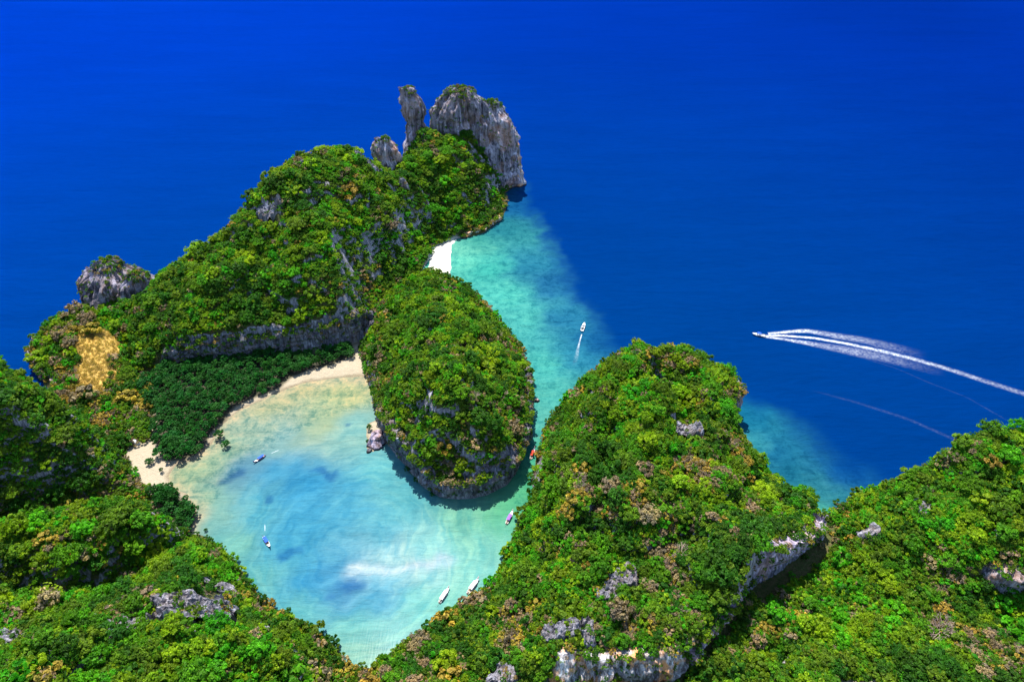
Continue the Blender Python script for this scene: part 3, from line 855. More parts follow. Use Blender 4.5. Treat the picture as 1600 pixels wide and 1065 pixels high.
def tower(name, label, cat, x, y, z0, z1, rx, ry, rot=0.0, lean=(0, 0), prof=((0, 1), (0.6, .9), (1, .5)), seed=0, mat=None, step=0.9, rough=1.0,
          clear=True, dome=0.5, bush=0.012, crest=0.5):
    per = math.pi * (rx + ry)
    nt = max(14, int(per / step))
    nr = max(8, int((z1 - z0) / step))
    th = np.linspace(0, 2 * math.pi, nt, endpoint=False)
    pt, ps = [a for a, _ in prof], [b for _, b in prof]
    ca, sa = math.cos(rot), math.sin(rot)
    rows = []
    top_r = max(rx, ry) * ps[-1]
    ncap = max(4, int(top_r / step))
    for j in range(nr + ncap):
        if j < nr:
            f = j / (nr - 1)
            sc_ = np.interp(f, pt, ps)
            z = z0 + f * (z1 - z0)
        else:
            f = 1.0
            kk = (j - nr + 1) / ncap
            sc_ = ps[-1] * math.cos(kk * math.pi / 2 * 0.995)
            z = z1 + dome * top_r * math.sin(kk * math.pi / 2)
        ux, uy = np.cos(th), np.sin(th)
        se = (np.abs(ux) ** 2.4 + np.abs(uy) ** 2.4) ** (-1 / 2.4)
        bx, by = rx * ux * se, ry * uy * se
        wx, wy = x + bx, y + by
        nz = (fbm(wx / 13, wy / 13, z / 15, 3, seed) * 6.0 - 3.0 * sstep(.15, .5, fbm(wx / 6, wy / 6, z / 12, 3, seed + 3)) + ridged(wx / 9.0, wy / 9.0, z / 60, 4, seed + 5) * 4.2 + 1.4 * vn(wx / 30, wy / 30, z / 6, seed + 12)
              + fbm(wx / 1.6, wy / 1.6, z / 2.6, 2, seed + 9) * 0.8) * rough
        nz = nz * min(1.0, sc_ / 0.5 + 0.15)
        lx, ly = bx * sc_ + ux * nz, by * sc_ + uy * nz
        zz = z + (fbm(wx / 4, wy / 4, 0, 3, seed + 20) * 2.2 * rough * f)
        if j >= nr:
            zz = zz + ridged(wx * sc_ / 3, wy * sc_ / 3, sc_ * 3, 3, seed + 30) * 1.2 * rough
        g = f ** 1.3
        rows.append(np.stack([x + lx * ca - ly * sa + lean[0] * g, y + lx * sa + ly * ca + lean[1] * g, np.broadcast_to(zz, lx.shape)], 1))
    v = np.concatenate(rows)
    nring = nr + ncap
    v = np.concatenate([v, [[x + lean[0], y + lean[1], rows[-1][:, 2].mean()]]])
    tip = len(v) - 1
    last = (nring - 1) * nt
    caps = np.array([[last + i, last + (i + 1) % nt, tip] for i in range(nt)])
    o = link(name, np_mesh(name, v, [grid_faces(nt, nring, True), caps], mat or MAT_ROCK, smooth=False))
    tag(o, label, cat, kind='thing')
    r_ = np.random.default_rng(seed)
    if clear:
        for _ in range(int(per * (z1 - z0) * bush)):
            LEDGES.append((*rows[int(nr * (.2 + .8 * r_.random() ** .7)) - 1][r_.integers(0, nt)], r_.uniform(.3, .9)))
        for _ in range(int(rx * ry * crest)):
            LEDGES.append((*rows[r_.integers(nr - 2, nring)][r_.integers(0, nt)], r_.uniform(.35, 1.0)))
    if clear:
        occupy(x, y, 0.82 * min(rx, ry))
    return o


def outcrop(name, label, x, y, rx, ry, rot, hgt, seed, mat=None, step=0.55):
    """a bare patch of sharp karst standing out of the trees; follows the hillside"""
    rx, ry = rx * 1.45, ry * 1.45
    n1, n2 = int(2 * rx / step), int(2 * ry / step)
    a, b = np.meshgrid(np.linspace(-1, 1, n1), np.linspace(-1, 1, n2))
    ca, sa = math.cos(rot), math.sin(rot)
    px, py = x + a * rx * ca - b * ry * sa, y + a * rx * sa + b * ry * ca
    rad = np.sqrt(a * a + b * b) + 0.75 * fbm(px / 6, py / 6, 0, 4, seed)
    edge = sstep(1.0, 0.7, rad)
    sharp = np.clip(ridged(px / 3.2, py / 3.2, 0, 4, seed + 1) * 0.5 + 0.5, 0, 1) ** 1.6
    h = edge * (1.2 + hgt * (0.1 + 1.2 * sharp) + 1.6 * fbm(px / 8, py / 8, 0, 2, seed + 2)) - (1 - edge) * 2.5
    px2 = px + 0.7 * vn(px / 1.5, py / 1.5, 0, seed + 4)
    py2 = py + 0.7 * vn(px / 1.5, py / 1.5, 4, seed + 5)
    v = np.stack([px2, py2, height(px, py) + h], -1).reshape(-1, 3)
    f = grid_faces(n1, n2)
    ok = (edge.ravel() > 0.02)
    f = f[ok[f].any(1)]
    u = np.unique(f)
    rm = np.full(len(v), -1)
    rm[u] = np.arange(len(u))
    o = link(name, np_mesh(name, v[u], rm[f], mat or MAT_KARST, smooth=False))
    tag(o, label, 'rock', kind='thing')
    r_ = np.random.default_rng(seed)
    vv = v.reshape(n2, n1, 3)
    for _ in range(int(rx * ry * 0.30)):
        ii, jj = r_.integers(0, n2), r_.integers(0, n1)
        if edge[ii, jj] > .15 and sharp[ii, jj] < .62:
            LEDGES.append((*vv[ii, jj], r_.uniform(.35, .9)))
    for q in range(0, n1 * n2, 9):
        if edge.ravel()[q] > 0.35:
            occupy(px.ravel()[q], py.ravel()[q] - 1.0, 2.2)
    return o


MAT_LILAC = rock_mat('limestone_lilac', (0.36, 0.30, 0.37), (0.07, 0.055, 0.075), (0.42, 0.24, 0.15), 0.4)
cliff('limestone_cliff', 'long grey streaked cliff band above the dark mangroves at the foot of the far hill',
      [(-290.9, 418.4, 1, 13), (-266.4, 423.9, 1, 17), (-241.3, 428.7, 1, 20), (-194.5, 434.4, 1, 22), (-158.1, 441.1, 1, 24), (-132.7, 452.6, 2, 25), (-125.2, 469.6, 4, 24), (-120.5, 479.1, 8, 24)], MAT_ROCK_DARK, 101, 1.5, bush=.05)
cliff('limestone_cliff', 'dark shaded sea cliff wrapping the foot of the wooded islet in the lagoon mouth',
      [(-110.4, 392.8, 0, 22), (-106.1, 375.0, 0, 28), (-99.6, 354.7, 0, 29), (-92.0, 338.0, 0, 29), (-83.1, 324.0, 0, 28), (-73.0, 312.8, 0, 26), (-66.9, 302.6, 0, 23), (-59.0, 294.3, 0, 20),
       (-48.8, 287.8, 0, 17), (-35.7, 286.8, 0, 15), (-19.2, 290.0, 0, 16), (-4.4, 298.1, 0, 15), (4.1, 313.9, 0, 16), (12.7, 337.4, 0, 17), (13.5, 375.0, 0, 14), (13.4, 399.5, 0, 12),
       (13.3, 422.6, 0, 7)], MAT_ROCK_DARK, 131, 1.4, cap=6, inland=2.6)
cliff('limestone_cliff', 'purple-grey overhanging cliff with hanging stone curtains above the small cove',
      [(138.9, 214.6, 13, 46), (154.2, 226.5, 10, 48), (173.6, 237.4, 8, 45), (190.0, 251.5, 6, 38), (198.6, 266.3, 2, 22)], MAT_LILAC, 141, 3.6, cap=7, apron=7.0, bush=.035)
cliff('limestone_cliff', 'orange and white stained cliff at the bottom edge of the central ridge',
      [(18.7, 153.8, 28, 48), (26.0, 153.4, 23, 54), (52.0, 152.3, 22, 55), (81.7, 154.5, 22, 55), (92.4, 160.8, 28, 46)],
      MAT_ROCK_WARM, 151, 1.8, cap=8, step=0.6, batter=9.0, bush=.03)
cliff('limestone_cliff', 'narrow bushy rock lip running from the stained cliff up to the cove cliff',
      [(92.4, 160.8, 28, 40), (104.2, 173.7, 29, 37), (118.5, 189.0, 27, 34), (133.5, 207.3, 20, 32)], MAT_LILAC, 156, 1.0, cap=5, bush=.28)
cliff('limestone_cliff', 'grey sea cliff below the summit of the central ridge, facing open water',
      [(163.0, 346.9, 0, 14), (171.8, 364.7, 0, 27), (169.1, 375.7, 0, 30), (158.0, 390.6, 0, 26), (144.9, 401.7, 0, 20)], MAT_ROCK, 161, 1.5)
cliff('limestone_cliff', 'low grey sea cliff on the tip of the western spur below yellow grass',
      [(-404.8, 453.3, 0, 8), (-404.0, 433.1, 0, 13), (-394.2, 417.9, 0, 13), (-379.1, 403.2, 0, 11), (-355.6, 388.5, 0, 7)], MAT_ROCK, 171, 1.0)
cliff('limestone_cliff', 'shadowed rock overhang under the trees of the hill by the valley',
      [(270.5, 217.8, 16, 27), (283.0, 213.9, 17, 32), (296.7, 211.9, 17, 34), (325.6, 210.7, 17, 34), (348.7, 211.9, 17, 30)], MAT_ROCK, 181, 3.0, cap=9)
cliff('limestone_cliff', 'low brown shore rocks below the trees beside the white beach',
      [(-52.6, 620.2, 0, 4), (-28.8, 634.5, 0, 6), (-14.1, 660.1, 0, 7), (-6.5, 681.4, 0, 7), (-10.4, 711.2, 0, 9)], MAT_ROCK_WARM, 191, 0.8, cap=4)

tower('limestone_tower', 'sheer streaked limestone tower with a scrubby top at the tip of the far headland', 'rock tower',
      -17.5, 742.9, -4, 92, 25, 16, 0.15, (-7, 6), ((0, 1.06), (.2, 1.06), (.55, 1.0), (.78, .86), (.92, .66), (1, .42)), 201, MAT_FAR, dome=0.5, rough=1.25, bush=.02)
tower('limestone_tower', 'broad dark limestone block behind the sheer tower on the far headland', 'rock tower',
      -56.5, 740.4, 28, 108, 30, 16, 0.05, (0, 4), ((0, 1.05), (.5, 1.0), (.78, .9), (.92, .74), (1, .5)), 211, MAT_FAR_DARK, dome=0.4, rough=1.2, bush=.025)
tower('limestone_tower', 'orange-stained rock shoulder dropping into the sea beside the sheer tower', 'rock tower',
      1.5, 749.5, -4, 44, 9, 11, 0.3, (-3, 3), ((0, 1.1), (.5, .95), (1, .5)), 221, MAT_ROCK_WARM)
tower('limestone_pillar', 'slim leaning rock pillar standing alone on the far headland skyline', 'rock tower',
      -103.4, 734.6, 42, 113, 11, 9, 0.0, (-8, 0), ((0, 1.9), (.3, 1.15), (.52, .70), (.74, .98), (.9, .92), (1, .58)), 231, MAT_FAR_DARK, rough=0.8, dome=0.7)
tower('limestone_pillar', 'small pale two-pronged rock stack on the saddle of the far hill', 'rock tower',
      -130.2, 671.4, 50, 86, 10, 8, 0.0, (-1, 0), ((0, 1.2), (.5, 1.05), (.85, .85), (1, .6)), 241, MAT_FAR, rough=1.15, dome=0.4)
tower('rock_tower', 'rounded grey rock knob above the sea on the western end of the far hill', 'rock tower',
      -364.3, 504.1, -4, 40, 29, 19, -0.2, (5, 4), ((0, 1.1), (.4, 1.03), (.7, .88), (.88, .66), (1, .38)), 251, MAT_FAR_DARK, dome=0.45, crest=.35, bush=.03, rough=1.2)
tower('rock_tower', 'lower rock hump beside the rounded grey knob over the western sea', 'rock tower',
      -327.7, 494.0, 8, 38, 19, 12, 0.0, (0, 0), ((0, 1.15), (.5, .95), (.8, .7), (1, .4)), 261, MAT_FAR_DARK)
tower('limestone_pillar', 'dark upright rock fin on the seaward shoulder of the far hill', 'rock tower',
      -109.9, 627.9, 36, 64, 6, 5, 0.4, (0, 0), ((0, 1.3), (.6, 1.0), (1, .5)), 271, MAT_FAR_DARK, rough=0.7)
tower('rock_islet', 'small pinkish boulder islet with bushes beside the lagoon cliff', 'rock',
      -98.8, 339.3, -2, 5.5, 6.0, 9.0, -0.3, (0, 0), ((0, 1.1), (.5, .9), (1, .5)), 281, MAT_LILAC, step=0.6, rough=0.6, clear=False)
tower('boulder', 'low dark boulder awash in the channel beside the wooded islet', 'rock',
      19.0, 379.2, -1, 1.2, 3.2, 2.0, 0.2, (0, 0), ((0, 1.1), (.5, .9), (1, .6)), 291, MAT_ROCK, step=0.45, rough=0.25, clear=False)
tower('boulder', 'small white-topped boulder at the lagoon end of the boulder islet', 'rock',
      -103.7, 328.8, -1, 0.9, 1.7, 1.3, 0.6, (0, 0), ((0, 1.1), (.5, .9), (1, .6)), 295, MAT_KARST, step=0.35, rough=0.2, clear=False)
tower('boulder', 'pale boulder on the water line between the rock islet and the cliff', 'rock',
      -88.0, 333.1, -1, 1.3, 1.4, 2.2, 0.3, (0, 0), ((0, 1.1), (.5, .9), (1, .6)), 297, MAT_KARST, step=0.35, rough=0.2, clear=False)
tower('boulder', 'white boulders heaped on the muddy sand behind the small mangroves', 'rock',
      -277.0, 334.4, 0, 2.6, 4.5, 2.4, 0.5, (0, 0), ((0, 1.1), (.5, .9), (1, .6)), 299, plain('pale_limestone', (0.5, 0.48, 0.47), 0.9, 0.1), step=0.4, rough=0.4, clear=False)

for (lab, x_, y_, rx_, ry_, rt, hg, sd) in [
    ('largest bare karst patch on the near ridge above the lagoon, jagged grey', -167.9, 184.9, 13, 9, 0.3, 5.0, 301),
    ('flat pale karst slab on the near ridge, left of the largest bare patch', -189.4, 172.8, 7, 4, 0.4, 3.0, 302),
    ('small violet-grey karst patch on the near ridge, nearest the lagoon water', -168.8, 209.4, 7, 4.5, -0.5, 3.0, 303),
    ('grey karst patch amid trees in the middle of the central ridge', 60.8, 201.9, 8, 6, 0.5, 4.0, 304),
    ('small grey karst patch just downhill from the one mid-ridge', 49.9, 194.8, 5, 3.5, 0.0, 3.0, 305),
    ('jagged karst patch above the orange cliff at the ridge bottom', 27.4, 173.9, 8, 5, -0.2, 4.5, 306),
    ('narrow upright karst rib above the orange cliff', 38.9, 171.3, 3, 7, 0.0, 5.0, 307),
    ('pale karst ledge at the extreme lower left corner of the near ridge', -244.0, 162.1, 7, 4, 0.0, 3.5, 308),
    ('grey karst crag on the seaward skyline of the far hill', -212.0, 528.5, 9, 6, 0.2, 5.0, 309),
    ('grey karst crest at the summit of the far hill', -143.7, 634.4, 10, 5, -0.4, 5.5, 310),
    ('small pale crag on the far hill skyline before its summit', -189.8, 584.1, 6, 4, 0.0, 4.0, 311),
    ('grey karst face just below the summit of the central ridge', 117.5, 312.5, 8, 5, -0.3, 4.5, 312),
    ('broken pale karst patch low on the ridge beside the lagoon tip', -4.8, 157.2, 6, 5, 0.2, 4.0, 313),
    ('small bluish karst patch on the crown of the wooded islet', -42.7, 383.2, 4, 3, 0.0, 2.5, 314),
    ('bluish karst patch on the lagoon side of the wooded islet', -60.4, 326.2, 5, 3.5, 0.4, 3.0, 315),
    ('narrow grey crag on the slope of the hill beyond the valley', 254.4, 256.4, 3, 5, 0.0, 4.0, 316),
    ('small grey crag in the trees nearest the cove', 223.2, 248.0, 5, 3, 0.0, 3.0, 317),
    ('dark karst wall at the saddle between far hill and wooded islet', -125.5, 459.7, 7, 5, 0.8, 4.5, 318),
    ('violet karst scar above the mangrove cliff band', -147.5, 441.4, 8, 4, 0.0, 4.0, 319),
]:
    outcrop('karst_outcrop', lab, x_, y_, rx_, ry_, rt, hg, sd)


# ---------------------------------------------------------------- trees
def leaf_quads(pos, nrm, size, r):
    """pointed leaf-spray quads at pos facing nrm"""
    n = len(pos)
    a = np.cross(nrm, r.normal(size=(n, 3)))
    a /= np.linalg.norm(a, axis=1, keepdims=True) + 1e-9
    b = np.cross(nrm, a)
    s = size[:, None]
    v = np.stack([pos - a * s, pos + b * s * 0.62 + nrm * s * 0.12, pos + a * s, pos - b * s * 0.62 + nrm * s * 0.12], 1).reshape(-1, 3)
    return v, np.arange(n * 4).reshape(-1, 4)


OCT_V = np.array([(1, 0, 0), (-1, 0, 0), (0, 1, 0), (0, -1, 0), (0, 0, 1), (0, 0, -1)], float)
OCT_F = np.array([(0, 2, 4), (2, 1, 4), (1, 3, 4), (3, 0, 4), (2, 0, 5), (1, 2, 5), (3, 1, 5), (0, 3, 5)])


def crown_geo(seed, rad=4.0, flat=0.72, base=0.95, clumps=20, per=24, leaf=0.13, spread=0.78):
    r = np.random.default_rng(seed)
    vs_, qs, ts, tn_, nv = [], [], [], [], 0
    g = math.pi * (3 - math.sqrt(5))
    for k in range(clumps):
        zc = 1 - (k + 0.5) / clumps * 1.18
        ang = g * k + r.uniform(-0.35, 0.35)
        rr_ = math.sqrt(max(0, 1 - zc * zc))
        rc = rad * r.uniform(0.15, 0.33)
        dist = rad * spread * r.uniform(0.55, 1.22)
        c = np.array([rr_ * math.cos(ang) * dist, rr_ * math.sin(ang) * dist, zc * dist * flat + rad * base])
        d = r.normal(size=(per, 3))
        d[:, 2] = np.abs(d[:, 2]) * 0.9 - 0.25
        out = np.array([rr_ * math.cos(ang), rr_ * math.sin(ang), zc + 0.3])
        d = d / np.linalg.norm(d, axis=1, keepdims=True) + out * 0.45
        d /= np.linalg.norm(d, axis=1, keepdims=True)
        pos = c + d * rc * r.uniform(0.78, 1.12, (per, 1)) * np.array([1, 1, 0.85])
        nrm = d + r.normal(scale=0.45, size=(per, 3))
        nrm /= np.linalg.norm(nrm, axis=1, keepdims=True)
        v, q = leaf_quads(pos, nrm, rad * leaf * r.uniform(0.7, 1.3, per), r)
        vs_.append(v)
        qs.append(q + nv)
        nv += len(v)
        core = c + OCT_V * rc * np.array([0.82, 0.82, 0.7]) * r.uniform(0.85, 1.1, (6, 1))
        vs_.append(core)
        ts.append(OCT_F + nv)
        nv += 6
        tn_.append(np.full(len(v) + 6, r.random() ** 1.3))
    return np.concatenate(vs_), np.concatenate(qs), np.concatenate(ts), np.concatenate(tn_)


def leafy(name, v, q, t, tone, mat):
    me_ = np_mesh(name, v, [q, t], mat)
    add_attr(me_, 'tone', tone)
    return me_


def trunk_geo(seed, rad=4.0, h=1.0, thick=0.09):
    r = np.random.default_rng(seed + 500)
    m = MB()
    top = np.array([r.uniform(-.3, .3), r.uniform(-.3, .3), rad * h])
    m.tube((0, 0, -1.5), top * 0.55, rad * thick, rad * thick * 0.7, 6)
    m.tube(top * 0.55, top, rad * thick * 0.7, rad * thick * 0.45, 6)
    for k in range(4):
        a = k * 1.57 + r.uniform(-.4, .4)
        m.tube(top * r.uniform(.5, .9), (math.cos(a) * rad * .55, math.sin(a) * rad * .55, rad * (h + r.uniform(0, .35))), rad * thick * .45, rad * thick * .15, 4)
    return m


def bare_geo(seed, rad=3.6):
    """leafless dry-season crown: many thin branches"""
    r = np.random.default_rng(seed)
    m = MB()
    m.tube((0, 0, -1.5), (0, 0, rad * .55), .22, .16, 5)
    for k in range(11):
        a = k * 2.4 + r.uniform(-.3, .3)
        e = r.uniform(0.15, 1.2)
        p0 = np.array([0, 0, rad * r.uniform(.3, .55)])
        p1 = p0 + rad * .55 * np.array([math.cos(a) * math.cos(e), math.sin(a) * math.cos(e), math.sin(e)])
        m.tube(p0, p1, .12, .08, 3)
        for j in range(4):
            d = (p1 - p0) / np.linalg.norm(p1 - p0) + r.normal(scale=.55, size=3) + (0, 0, .25)
            p2 = p1 + rad * .42 * r.uniform(.7, 1.2) * d / np.linalg.norm(d)
            q = p0 + (p1 - p0) * r.uniform(.5, 1)
            m.tube(q, p2, .075, .045, 3)
            for i in range(3):
                d2 = d + r.normal(scale=.9, size=3)
                q2 = q + (p2 - q) * r.uniform(.4, 1)
                m.tube(q2, q2 + rad * .24 * d2 / np.linalg.norm(d2), .05, .03, 3)
    return m


SHAPES = {
    'dome': dict(rad=4.0, flat=.74, base=.95, clumps=32, per=15, leaf=.115),
    'broad': dict(rad=4.6, flat=.55, base=.80, clumps=38, per=14, leaf=.10, spread=.88),
    'tall': dict(rad=3.4, flat=1.0, base=1.25, clumps=28, per=15, leaf=.125),
    'lumpy': dict(rad=4.0, flat=.8, base=.9, clumps=24, per=20, leaf=.115, spread=.78),
}
CROWN = {}          # (shape, tint) -> mesh with the crown only
TRUNK = {}
PROTO = []          # objects used by the forest scatter, in order
proto_col = bpy.data.collections.new('tree_kinds')


def add_proto(me):
    o = bpy.data.objects.new('kind_%03d' % len(PROTO), me)
    proto_col.objects.link(o)
    PROTO.append(o)
    return len(PROTO) - 1


PIDX = {}
sd = 1000
for shp, kw in SHAPES.items():
    sd += 11
    v, q, t, tone = crown_geo(sd, **kw)
    TRUNK[shp] = trunk_geo(sd, kw['rad'], kw['base']).mesh('trunk', MAT_BARK)
    for tint in ('mid', 'bright', 'lime', 'dark', 'olive', 'dry', 'ochre'):
        CROWN[shp, tint] = leafy('crown', v, q, t, tone, LEAF[tint])
        PIDX[shp, tint] = add_proto(CROWN[shp, tint])
for k in range(3):
    TRUNK['bare', k] = None
    bm_ = bare_geo(2000 + k)
    CROWN['bare', k] = bm_.mesh('branches', MAT_TWIG)
    PIDX['bare', k] = add_proto(CROWN['bare', k])
for k in range(2):
    v, q, t, tone = crown_geo(2100 + k, rad=2.0, flat=.7, base=.55, clumps=9, per=18, leaf=.19, spread=.8)
    for tint in ('mid', 'bright', 'lime', 'dark', 'olive', 'dry', 'ochre'):
        PIDX['shrub%d' % k, tint] = add_proto(leafy('shrub', v, q, t, tone, LEAF[tint]))


def grass_geo(seed):
    r = np.random.default_rng(seed)
    n = 60
    p_ = np.c_[r.normal(scale=.8, size=(n, 2)), np.zeros(n)]
    a = r.uniform(0, 6.28, n)
    h = r.uniform(.6, 1.5, n)
    w = np.c_[np.cos(a), np.sin(a), np.zeros(n)] * .12
    tip = np.c_[r.normal(scale=.45, size=(n, 2)), h]
    v = np.stack([p_ - w, p_ + w, p_ + tip], 1).reshape(-1, 3)
    return v, np.arange(n * 3).reshape(-1, 3)


gv, gf = grass_geo(5)
PIDX['tuft'] = add_proto(np_mesh('tuft', gv, gf, LEAF['straw']))

# --- where they stand
TS = 2.7
cxs, cys = np.meshgrid(np.arange(X0 + 5, X1 - 5, TS), np.arange(Y0 + 5, Y1 - 5, TS))
tx_ = (cxs + rng.uniform(-.48, .48, cxs.shape) * TS).ravel()
ty_ = (cys + rng.uniform(-.48, .48, cys.shape) * TS).ravel()
tz_ = height(tx_, ty_)
slo = sample(SLOPE, tx_, ty_)
reg = sample(REGION, tx_, ty_)
occ = sample(OCC, tx_, ty_)
grs = sample(GRASS, tx_, ty_)
snd = sample(SANDY, tx_, ty_)
ok = (tz_ > 3.6) & (~occ) & ~((slo > 1.6) & (reg != 7) & (fbm(tx_ / 11, ty_ / 11, 1, 3, 99) > np.where(reg == 3, .22, .06))) & (slo < 7) & (grs < .1 + .75 * rng.random(len(tx_))) & (snd < .4) & (reg != 20)
ok &= ~((slo > 4.0) & (rng.random(len(tx_)) < .3))
tx_, ty_, tz_, slo, reg = (a[ok] for a in (tx_, ty_, tz_, slo, reg))
NT_ = len(tx_)
rnd = rng.random(NT_)
big = fbm(tx_ / 30, ty_ / 30, 0, 3, 71)
size = np.exp(rng.normal(-.76, .30, NT_)) * (1 + .30 * big)
size = np.where(rng.random(NT_) < .06, size * rng.uniform(1.7, 2.8, NT_), size)
size = np.clip(size, .34, 1.75)
size *= np.where(slo > 2.0, .82, 1.0)
size *= np.where(tz_ < 9, .72, 1.0)
size *= np.where(reg == 1, .90, np.where(reg == 2, .95, 1.0))     # the far slopes carry smaller trees
hue = fbm(tx_ / 26, ty_ / 26, 3, 3, 81) * 1.35 + .19 * rng.normal(size=NT_)
dryf = fbm(tx_ / 22, ty_ / 22, 7, 3, 91) * 1.25 + .20 * rng.normal(size=NT_)
#  probability of dry crowns grows towards the sea edge and on the ridge crest
dryb = np.select([reg == 1, reg == 2, reg == 3, reg == 4, reg == 5, reg == 6, reg == 7, reg == 8], [-.08, .02, .17, .14, .02, -.06, .0, .46], 0)
edge_dry = sstep(14, 3, tz_) * .35
dryv = dryf + dryb + edge_dry
darkb = np.select([reg == 7, reg == 1], [-.28, -.05], 0)  # the shaded hill leans dark: its shade is put into leaf tints
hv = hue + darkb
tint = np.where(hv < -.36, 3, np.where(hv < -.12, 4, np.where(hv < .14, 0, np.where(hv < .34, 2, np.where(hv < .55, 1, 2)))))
tint = np.where((dryv > .68) & (dryv <= .84), 5, tint)
tint = np.where((dryv > .84) & (rnd < .35), 6, tint)
bare = (dryv > .84) & (rnd >= .35)
TN = ['mid', 'bright', 'lime', 'dark', 'olive', 'dry', 'ochre']
SN = ['dome', 'broad', 'tall', 'lumpy']
shape = rng.choice(4, NT_, p=[.34, .26, .12, .28])
size = np.where(tint == 6, size * .7, size)
rotz = rng.uniform(0, 6.283, NT_)

# --- which of them show largest in the photograph
ca_, sa_ = math.cos(R(CAM_PITCH)), math.sin(R(CAM_PITCH))


def screen(x, y, z):
    zz = z - CAM_H
    d = y * ca_ - zz * sa_
    return x / d * 24 / 36, (y * sa_ + zz * ca_) / d * 24 / 36, d


topz = tz_ + 5 * size
sx_, sy_, sdist = screen(tx_, ty_, topz)
infr = (np.abs(sx_) < .49) & (np.abs(sy_) < .49 * 681 / 1024)
vis = infr.copy()
for f in np.linspace(.01, .5, 60):
    hx, hy, hz = tx_ * (1 - f), ty_ * (1 - f), topz + (CAM_H - topz) * f
    inside = (hx > X0) & (hx < X1) & (hy > Y0) & (hy < Y1)
    vis &= ~(inside & (height(hx, hy) + 3.5 > hz))
score = np.where(vis & ~bare, size * 4 / sdist, 0)
order = np.argsort(-score)[:300]
single = np.zeros(NT_, bool)
single[order] = True

REG_PHRASE = {1: 'the far hill', 2: 'the wooded islet', 3: 'the central ridge', 4: 'the hill and valley beyond the cove', 5: 'the near ridge below the lagoon',
              6: 'the low hill left of the lagoon', 7: 'the shaded hill by the western sea', 8: 'the western spur'}
TINT_PHRASE = {'mid': 'mid-green', 'bright': 'vivid green', 'lime': 'yellow-green', 'dark': 'dark green', 'olive': 'olive-green', 'dry': 'dry tan-brown', 'ochre': 'golden ochre'}
SHAPE_PHRASE = {'dome': 'rounded', 'broad': 'broad', 'tall': 'narrow', 'lumpy': 'lumpy'}


def band(i):
    r_ = int(reg[i])
    x, y, z = tx_[i], ty_[i], tz_[i]
    if r_ == 3:
        if z > 60:
            return 'near the top of the central ridge'
        return 'on the lagoon-side slope of the central ridge' if x < 45 else 'on the cove-side slope of the central ridge'
    if r_ == 4:
        if z > 26:
            return 'on the hillside beyond the cove'
        return 'on the valley floor' + (' beside the stained cliff' if x < 110 else ' near the bare clearing' if x < 175 else ' under the hillside')
    if r_ == 5:
        if z < 26:
            return 'on the near ridge, low above the lagoon'
        return ('behind' if y > 175 else 'in front of') + ' the near ridge karst' + (', lagoon side' if x > -175 else ', left side')
    if r_ == 6:
        return 'on the low hill left of the lagoon'
    if r_ == 7:
        return 'on the shaded hill, ' + ('high up' if z > 45 else 'low down')
    if r_ == 2:
        return 'on the wooded islet'
    return 'on ' + REG_PHRASE.get(r_, 'the slope')


labs = {}
for i in np.where(single)[0]:
    tn, sn = TN[tint[i]], SN[shape[i]]
    sz = 'big ' if size[i] > 1.3 else 'small ' if size[i] < 1.05 else ''
    labs.setdefault('%s%s %s tree %s' % (sz, SHAPE_PHRASE[sn], TINT_PHRASE[tn], band(i)), []).append(i)
NTH = ['', 'second', 'third', 'fourth', 'fifth', 'sixth', 'seventh', 'eighth']
for lab, ids in labs.items():
    ids.sort(key=lambda i: sx_[i])
    for k, i in enumerate(ids):
        full = lab
        if len(ids) > 1:
            full += ', leftmost' if k == 0 else ', rightmost' if k == len(ids) - 1 else ', %s from left' % NTH[min(k, 7)]
        root = empty('broadleaf_tree', (float(tx_[i]), float(ty_[i]), float(tz_[i])), float(rotz[i]))
        root.scale = (float(size[i]), float(size[i]), float(size[i] * (0.9 + .25 * rnd[i])))
        tag(root, full, 'tree', 'trees on ' + REG_PHRASE.get(int(reg[i]), 'the slope'))
        link('trunk', TRUNK[SN[shape[i]]], root)
        link('crown', CROWN[SN[shape[i]], TN[tint[i]]], root)


def scatter(name, label, cat, pts, pick, rot, scl):
    me_ = bpy.data.meshes.new(name)
    me_.vertices.add(len(pts))
    me_.vertices.foreach_set('co', np.asarray(pts, np.float32).ravel())
    add_attr(me_, 'pick', pick, 'INT')
    add_attr(me_, 'turn', rot, 'FLOAT_VECTOR')
    add_attr(me_, 'size', scl, 'FLOAT_VECTOR')
    o = link(name, me_)
    ng = bpy.data.node_groups.new(name, 'GeometryNodeTree')
    ng.interface.new_socket('Geometry', in_out='INPUT', socket_type='NodeSocketGeometry')
    ng.interface.new_socket('Geometry', in_out='OUTPUT', socket_type='NodeSocketGeometry')
    gi, go = ng.nodes.new('NodeGroupInput'), ng.nodes.new('NodeGroupOutput')
    ip = ng.nodes.new('GeometryNodeInstanceOnPoints')
    ci = ng.nodes.new('GeometryNodeCollectionInfo')
    ci.inputs['Collection'].default_value = proto_col
    ci.inputs['Separate Children'].default_value = True
    ci.inputs['Reset Children'].default_value = True

    def na(nm, typ):
        nd = ng.nodes.new('GeometryNodeInputNamedAttribute')
        nd.data_type = typ
        nd.inputs['Name'].default_value = nm
        return [s for s in nd.outputs if s.enabled and s.name == 'Attribute'][0]
    ip.inputs['Pick Instance'].default_value = True
    L_ = ng.links.new
    L_(gi.outputs[0], ip.inputs['Points'])
    L_(ci.outputs[0], ip.inputs['Instance'])
    L_(na('pick', 'INT'), ip.inputs['Instance Index'])
    L_(na('turn', 'FLOAT_VECTOR'), ip.inputs['Rotation'])
    L_(na('size', 'FLOAT_VECTOR'), ip.inputs['Scale'])
    L_(ip.outputs[0], go.inputs[0])
    md = o.modifiers.new('scatter', 'NODES')
    md.node_group = ng
    return tag(o, label, cat, kind='stuff')


